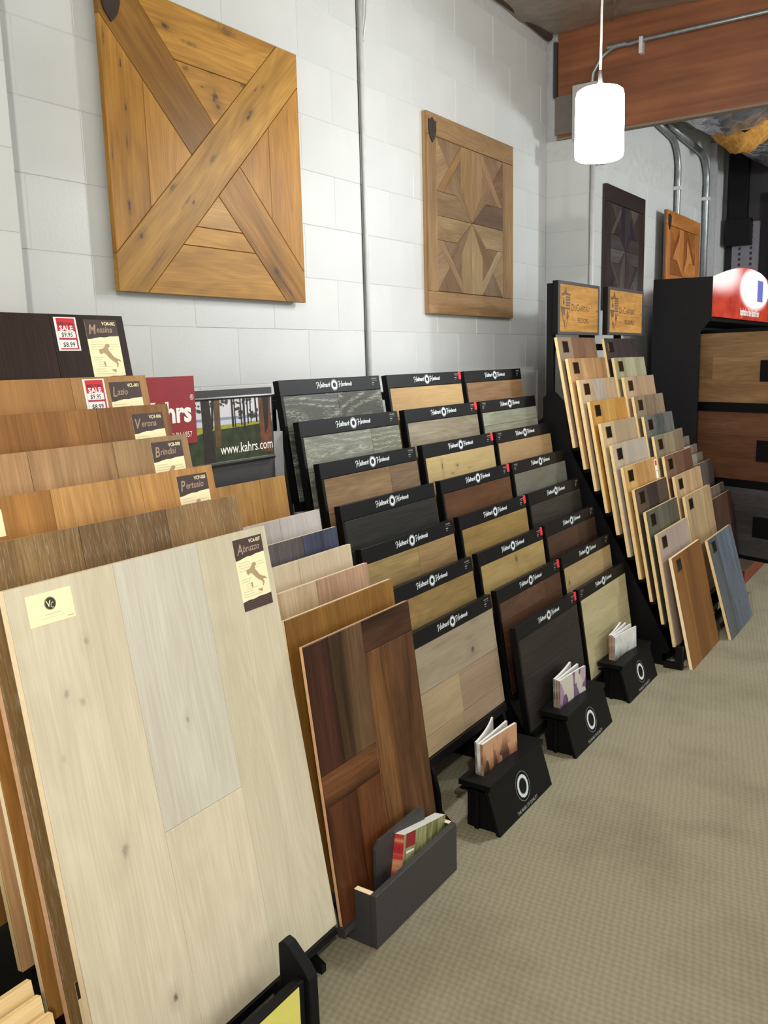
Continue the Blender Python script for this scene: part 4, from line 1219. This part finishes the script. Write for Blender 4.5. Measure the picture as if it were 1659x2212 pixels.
def dboard(label, group, Xt, Zt, Y0, cols, wd='oak_z', th=DT, h=DH, core=MPLY2, w=DW, plaque=True):
    n = len(cols)
    e = [w*i/n for i in range(n+1)]
    if n == 2: e = [0, w*.42, w]
    t = board('plaque_sample_board', label, group, Xt, Zt, Y0, w, h, th, .019, core, [(e[i], e[i+1], 0, h, rgb(*cols[i]), wd) for i in range(n)], gap=.0005)
    if plaque:
        p_ = link('plaque', plq_me, t, (0, .042, h-.078))
        link('gold_edge', gold_me, p_)
    return t
GA, GB = 'plaque boards, near column', 'plaque boards, far column'
A_ = [([(150, 130, 108), (125, 92, 66), (133, 99, 74)], 'grey-brown and brown striped'), ([(188, 149, 102), (182, 143, 98), (163, 122, 82)], 'tan'), ([(186, 162, 132), (167, 155, 142), (180, 153, 122)], 'pale streaked'),
      ([(186, 138, 66), (201, 157, 84), (196, 143, 68)], 'golden yellow'), ([(190, 170, 132), (163, 145, 118), (162, 143, 116)], 'cream and beige'), ([(180, 164, 146), (171, 160, 148), (169, 159, 148)], 'whitewashed'),
      ([(196, 159, 98), (179, 136, 82), (186, 145, 92)], 'knotty tan red-tagged'), ([(91, 74, 60), (55, 44, 42), (80, 65, 54)], 'dark brown striped'), ([(87, 86, 72), (95, 94, 80), (82, 80, 70)], 'grey-green'),
      ([(171, 153, 142), (163, 147, 138), (169, 153, 142)], 'greyish pink')]
for i, (cs, wn) in enumerate(A_):
    t = dboard('%s board with metal plaque, %s in the near plaque column' % (wn, ['topmost', 'second from the top', 'third from the top', 'fourth from the top', 'fifth from the top', 'sixth from the top', 'seventh from the top', 'eighth from the top', 'ninth from the top', 'tenth from the top'][i]),
               GA, .494+.0581*i, 1.597-.1056*i, 4.092, cs, 'knot_z' if i == 6 else ('soft_z' if i in (4, 5, 9) else 'oak_z'))
    if i == 6:
        q = MB(); q.box(0, .001, .47, .505, DH-.115, DH-.012); tg = q.build('sale_tag', MWHITE, t)
        q = MB(); q.rect(.0014, .473, .502, DH-.045, DH-.018, MTAG); q.rect(.0014, .475, .50, DH-.075, DH-.072, MTAG); q.build('tag_print', None, tg)
hF = .551
dboard('orange-brown knotty board with silver plaque, front of the near plaque column on the carpet', GA, 1.206-hF*sin(R(12.4)), .0+hF*cos(R(12.4)), 4.092, [(141, 98, 49), (118, 77, 35), (126, 84, 42)], 'knot_z', 12.4, hF, MPLY)
B_ = [([(67, 55, 54), (63, 51, 52), (58, 48, 48)], 'dark brown'), ([(166, 165, 134), (171, 168, 140), (166, 161, 134)], 'pale greenish'), ([(184, 159, 132), (178, 150, 124), (175, 146, 122)], 'light tan'), ([(137, 123, 100), (130, 112, 92), (140, 123, 102)], 'olive-brown'),
      ([(94, 97, 94), (70, 77, 80), (101, 102, 100)], 'dark grey streaked'), ([(126, 115, 94), (144, 132, 104), (126, 110, 90)], 'grey-olive'), ([(121, 92, 74), (112, 81, 64), (104, 71, 56)], 'reddish brown'), ([(185, 157, 122), (182, 152, 116), (180, 150, 116)], 'light honey'), ([(169, 146, 112), (176, 154, 118), (171, 146, 112)], 'long pale honey')]
for i, (cs, wn) in enumerate(B_):
    dboard('%s board with metal plaque, %s in the far plaque column' % (wn, ['topmost', 'second from the top', 'third from the top', 'fourth from the top', 'fifth from the top', 'sixth from the top', 'seventh from the top', 'eighth from the top', 'ninth from the top'][i]),
           GB, .536+.0574*i, 1.593-.1053*i, 4.639, cs, 'brush_z' if i in (4, 5) else 'oak_z')
dboard('slate-blue board leaning at the front of the far plaque column', GB, 1.264-.545*sin(R(15.4)), .545*cos(R(15.4)), 4.639, [(86, 92, 98), (96, 106, 122), (100, 110, 126)], 'dark_z', 15.4, .545, MPLY2)
Cc = [(.684, 1.031, (186, 182, 176), 'whitish'), (.728, .981, (176, 166, 160), 'pinkish white'), (.778, .932, (170, 160, 152), 'greyish white'), (.816, .882, (150, 146, 136), 'light grey'), (.875, .839, (92, 86, 84), 'dark grey'), (.952, .695, (104, 94, 86), 'grey-brown'), (.995, .647, (74, 52, 42), 'dark brown')]
CH_, CT_ = .50, 9.0
for i, (X, Z, c_, wn) in enumerate(Cc):
    board('side_sample_board', '%s board edge showing to the right of the far plaque column, %s of seven' % (wn, ['topmost', 'second', 'third', 'fourth', 'fifth', 'sixth', 'lowest'][i]), 'boards behind the far plaque column',
          X, Z, 5.20, .485, CH_, CT_, .012, MPLY2 if i < 6 else MPLYP, [(0, .24, 0, CH_, rgb(*c_), 'oak_z'), (.24, .485, 0, CH_, rgb(*c_), 'oak_z')])

da = [(.494+.0581*i+DH*sin(R(DT)), 1.597-.1056*i-DH*cos(R(DT))) for i in range(10)]
db = [(.536+.0574*i+DH*sin(R(DT)), 1.593-.1053*i-DH*cos(R(DT))) for i in range(10)]
dc = [(X+CH_*sin(R(CT_)), Z-CH_*cos(R(CT_))) for X, Z, _, _ in Cc]
for nm_, Y0, tr, lab in (('a', 4.092, da, 'black stepped rack of the near plaque column with a tall sign post'), ('b', 4.639, db, 'black stepped rack of the far plaque column with a tall sign post')):
    f0, f9 = tr[0], tr[9]
    plate = [(.30, 0), (.30, 1.10), (.42, 1.20), (.42, 1.30), (.462, 1.335), (.478, 1.33), (.522, 1.285), (f0[0]-.024, f0[1]-.0), (f0[0]-.024, f0[1]-.03), (f9[0]-.03, f9[1]-.02), (1.07, .06), (1.07, 0)]
    t = rack('plaque_rack', lab, Y0, DW, tr, DT, .019, plate, [(.425, .462, 0, 1.86, .012)], (.0, .0), .006, .016)
    q = MB(); q.box(.44, .478, .05, DW-.05, 1.53, 1.565); q.build('back_rest', MBLK2, t)
    q = MB(); q.box(1.055, 1.07, -.0, DW, .025, .06); q.build('front_rail', MBLK2, t)
    for y in (-.035, ) if nm_ == 'a' else ():
        q = MB(); q.box(1.07, 1.16, -.034, -.004, 0, .03); q.box(1.125, 1.16, -.034, -.004, .03, .115); q.build('foot', MBLK2, t, bevel=.003)
    q = MB(); q.box(.31, 1.06, .1, DW-.1, .0, .03); q.build('base', MBLK2, t)
t = rack('side_rack', 'black rack for the boards right of the far plaque column', 5.20, .485, dc, CT_, .012, [(.45, 0), (.45, .52), (.72, .52), (1.03, .12), (1.03, 0)], [], (.03, .03), .006, .012)

# signs with the shield emblem
def shield_sign(label, X, Y, Z, w, h):
    t = root('shield_sign', label, 'sign', (X, Y, Z))
    q = MB(); q.box(-.036, -.006, 0, w, 0, h); q.build('frame_box', MBLK, t, bevel=.002)
    for y0, y1, z0, z1 in ((0, w, h-.014, h), (0, w, 0, .014), (0, .014, .014, h-.014), (w-.014, w, .014, h-.014)):
        q = MB(); q.box(-.006, 0, y0, y1, z0, z1); q.build('frame_edge', plain('grey_black_frame', rgb(72, 70, 70), .45), t)
    q = MB(); q.box(-.006, -.003, .0142, w-.0142, .0142, h-.0142); pl = q.build('wood_face', WOOD['oak_y'], t, color=rgb(206, 154, 84))
    q = MB(); x = -.0025; u = w/.555
    ey, ez, ew, eh = .022, .028, .135*u, .205
    P = lambda a, b_: (ey+a*ew, ez+b_*eh)
    # shield outline in quarters
    q.flat([P(.05, .86), P(.16, .84), P(.36, .88), P(.48, 1.0), P(.48, .80), P(.16, .78)], x, MBURN)
    q.flat([P(.5, 1.0), P(.62, .86), P(.96, .83), P(.96, .80), P(.52, .80)], x, MBURN)
    for i in range(4):
        q.flat([P(.52, .54+i*.065), P(.94, .54+i*.065), P(.94, .585+i*.065), P(.52, .585+i*.065)], x, MBURNG)
    q.flat([P(.24, .57), P(.38, .57), P(.38, .66), P(.34, .70), P(.33, .75), P(.29, .75), P(.28, .70), P(.24, .66)], x, MBURN)
    q.flat([P(.02, .50), P(.05, .46), P(.48, .46), P(.48, .52), P(.02, .52)], x, MBURN)
    q.flat([P(.52, .47), P(.94, .47), P(.94, .51), P(.52, .51)], x, MBURN)
    q.flat([P(.10, .46), P(.44, .46), P(.44, .33), P(.16, .34)], x, MBURNG)
    q.flat([P(.60, .24), P(.78, .24), P(.74, .36), P(.72, .44), P(.66, .44), P(.62, .36)], x, MBURN)
    q.flat([P(.26, .20), P(.46, .20), P(.46, .0), P(.42, .03)], x, MBURNG)
    q.flat([P(.06, .46), P(.10, .46), P(.46, .01), P(.44, .0)], x+.0002, MBURN)
    q.flat([P(.90, .46), P(.94, .46), P(.52, .0), P(.49, .01)], x+.0002, MBURN)
    q.flat([P(.08, .80), P(.11, .80), P(.11, .54), P(.08, .54)], x, MBURN)
    q.build('shield_print', None, pl)
    q = MB()
    q.text('D', x, .165*u, .118, .052, MBURN, 0, 'L', 1.0*u, .016); q.text('U', x, .203*u, .118, .038, MBURN, 0, 'L', 1.0*u, .016)
    q.text('C', x, .231*u, .118, .052, MBURN, 0, 'L', 1.0*u, .016); q.text('HÂTEAU', x, .270*u, .118, .038, MBURN, 0, 'L', 1.0*u, .016)
    q.text('FLOORS', x, .330*u, .06, .036, MBURN, 0, 'C', 1.15*u, .016)
    q.text('™', x, .438*u, .14, .02, MBURN, 0, 'L', 1.0, 0)
    q.ring(x, w-.03, .125, .007, 0, 12, MBURN)
    q.build('lettering', None, pl)
    return t
shield_sign('wooden sign with burnt shield emblem and lettering above the near plaque column', .502, 4.090, 1.610, .555, .26)
shield_sign('wooden sign with burnt shield emblem and lettering above the far plaque column', .545, 4.675, 1.612, .59, .256)

# ------------------------------------------------------------------ far page display with the lit red header
t = root('page_display', 'tall black display stand with a lit red arched header at the far right', 'display stand', (0, 5.83, 0))
MSIDE = plain('black_board', rgb(22, 21, 24), .6, 0, .12, 30, .25)
q = MB(); q.prism([(.43, 0), (.74, 0), (.735, 1.63), (.808, 1.725), (.812, 1.975), (.43, 1.98)], 0, .02, 'y'); q.build('side_panel', MSIDE, t)
q = MB(); q.prism([(.43, 0), (.74, 0), (.735, 1.63), (.808, 1.725), (.812, 1.975), (.43, 1.98)], 2.1, 2.12, 'y'); q.build('side_panel', MSIDE, t)
q = MB(); q.box(.43, .45, .02, 2.1, 0, 1.9); q.build('back_panel', MSIDE, t)
q = MB(); q.box(.45, .80, .02, 2.1, 1.70, 1.725); q.build('header_floor', MBLK2, t)
q = MB(); q.box(.45, 1.075, .0, 2.12, 0, .09); q.build('plinth', plain('mahogany_plinth', rgb(120, 44, 26), .4, 0, .15, 10), t)
q = MB(); q.box(.45, 1.08, .0, 2.12, .088, .096); q.build('plinth_edge', plain('plinth_trim', rgb(92, 76, 60), .5), t)
q = MB(); q.tube([(.74, .02, 1.65), (.74, 2.1, 1.65)], .012, 8); q.build('hanging_rail', MBLK2, t)
# arched header
m, nt, b = new_mat('red_header_painted_glow')
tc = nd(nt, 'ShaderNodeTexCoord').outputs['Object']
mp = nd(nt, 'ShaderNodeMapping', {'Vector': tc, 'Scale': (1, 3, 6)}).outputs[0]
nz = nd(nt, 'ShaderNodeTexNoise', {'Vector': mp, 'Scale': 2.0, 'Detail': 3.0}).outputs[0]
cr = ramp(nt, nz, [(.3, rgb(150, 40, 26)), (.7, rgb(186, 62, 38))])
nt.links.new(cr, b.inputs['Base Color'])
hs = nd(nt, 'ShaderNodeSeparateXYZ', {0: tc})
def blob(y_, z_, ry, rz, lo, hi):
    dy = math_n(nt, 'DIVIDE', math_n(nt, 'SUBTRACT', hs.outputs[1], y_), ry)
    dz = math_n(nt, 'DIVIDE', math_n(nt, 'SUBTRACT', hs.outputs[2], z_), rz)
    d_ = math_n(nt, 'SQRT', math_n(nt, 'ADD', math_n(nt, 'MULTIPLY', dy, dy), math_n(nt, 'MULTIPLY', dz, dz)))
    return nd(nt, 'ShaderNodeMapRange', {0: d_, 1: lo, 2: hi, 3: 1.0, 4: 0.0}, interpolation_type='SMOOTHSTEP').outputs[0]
# white glow painted into the emission at the upper left and around the badge
glow_ = math_n(nt, 'MAXIMUM', blob(.08, 2.03, .78, .17, .5, 1.15), blob(1.19, 1.95, .52, .155, .8, 1.12))
nt.links.new(mixc(nt, glow_, cr, (1, .93, .92, 1)), b.inputs['Emission Color'])
nt.links.new(nd(nt, 'ShaderNodeMapRange', {0: glow_, 1: 0.0, 2: 1.0, 3: .45, 4: 1.0}).outputs[0], b.inputs['Emission Strength'])
b.inputs['Roughness'].default_value = .3
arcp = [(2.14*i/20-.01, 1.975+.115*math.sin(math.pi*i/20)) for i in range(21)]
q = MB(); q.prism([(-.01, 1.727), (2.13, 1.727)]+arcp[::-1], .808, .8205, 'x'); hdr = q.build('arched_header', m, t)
q = MB()
n = 40
ce = (1.19, 1.95)
q.prism([(ce[0]+.43*cos(2*math.pi*i/n), ce[1]+.128*sin(2*math.pi*i/n)) for i in range(n)], .8205, .836, 'x')
bd = q.build('oval_badge', emit('lit_white_badge', rgb(235, 238, 245), .8), hdr)
q = MB(); q.rect(.8365, 1.20, 1.40, 1.865, 2.02); q.build('blue_mark', plain('blue_print', rgb(120, 124, 214), .4), bd)
q = MB(); q.text('Inspiration of the Natural Floor', .8212, .73, 1.757, .072, MWHITE, .3, 'L', .70, .035)
q.build('lettering', None, hdr)

# swinging pages with boards
pg_dir = math.atan2(.379, .925)
q = MB(); q.box(0, .86, .004, .03, .19, 1.645)
pg = q.build('page', MBLK2, t, (.50, .165, 0), (0, 0, -pg_dir))
rows = [(1.185, 1.622, [(.135, [(.80, (150, 116, 82))]), (.15, [(.34, (150, 118, 84)), (.8, (162, 128, 92))]), (.152, [(.2, (140, 104, 74)), (.80, (158, 126, 90))])]),
        (.70, 1.125, [(.14, [(.5, (112, 76, 54)), (.8, (104, 70, 52))]), (.14, [(.8, (108, 74, 54))]), (.145, [(.8, (116, 80, 58))])]),
        (.215, .648, [(.14, [(.8, (74, 72, 74))]), (.14, [(.4, (80, 78, 80)), (.8, (70, 68, 70))]), (.153, [(.8, (78, 76, 78))])])]
for za, zb, rws in rows:
    z = za
    for hgt, pls in rws:
        s_ = .01
        for e_, c_ in pls:
            q = MB(); q.box(s_+.0004, e_-.0004, 0, .004, z+.0004, min(z+hgt, zb)-.0004)
            q.build('plank', WOOD['long_x'], pg, color=rgb(*c_))
            s_ = e_
        z += hgt
    zm = (za+zb)/2
    q = MB(); q.box(.685, .80, -.012, .0, zm-.085, zm+.045); q.build('handle', MBLK2, pg)
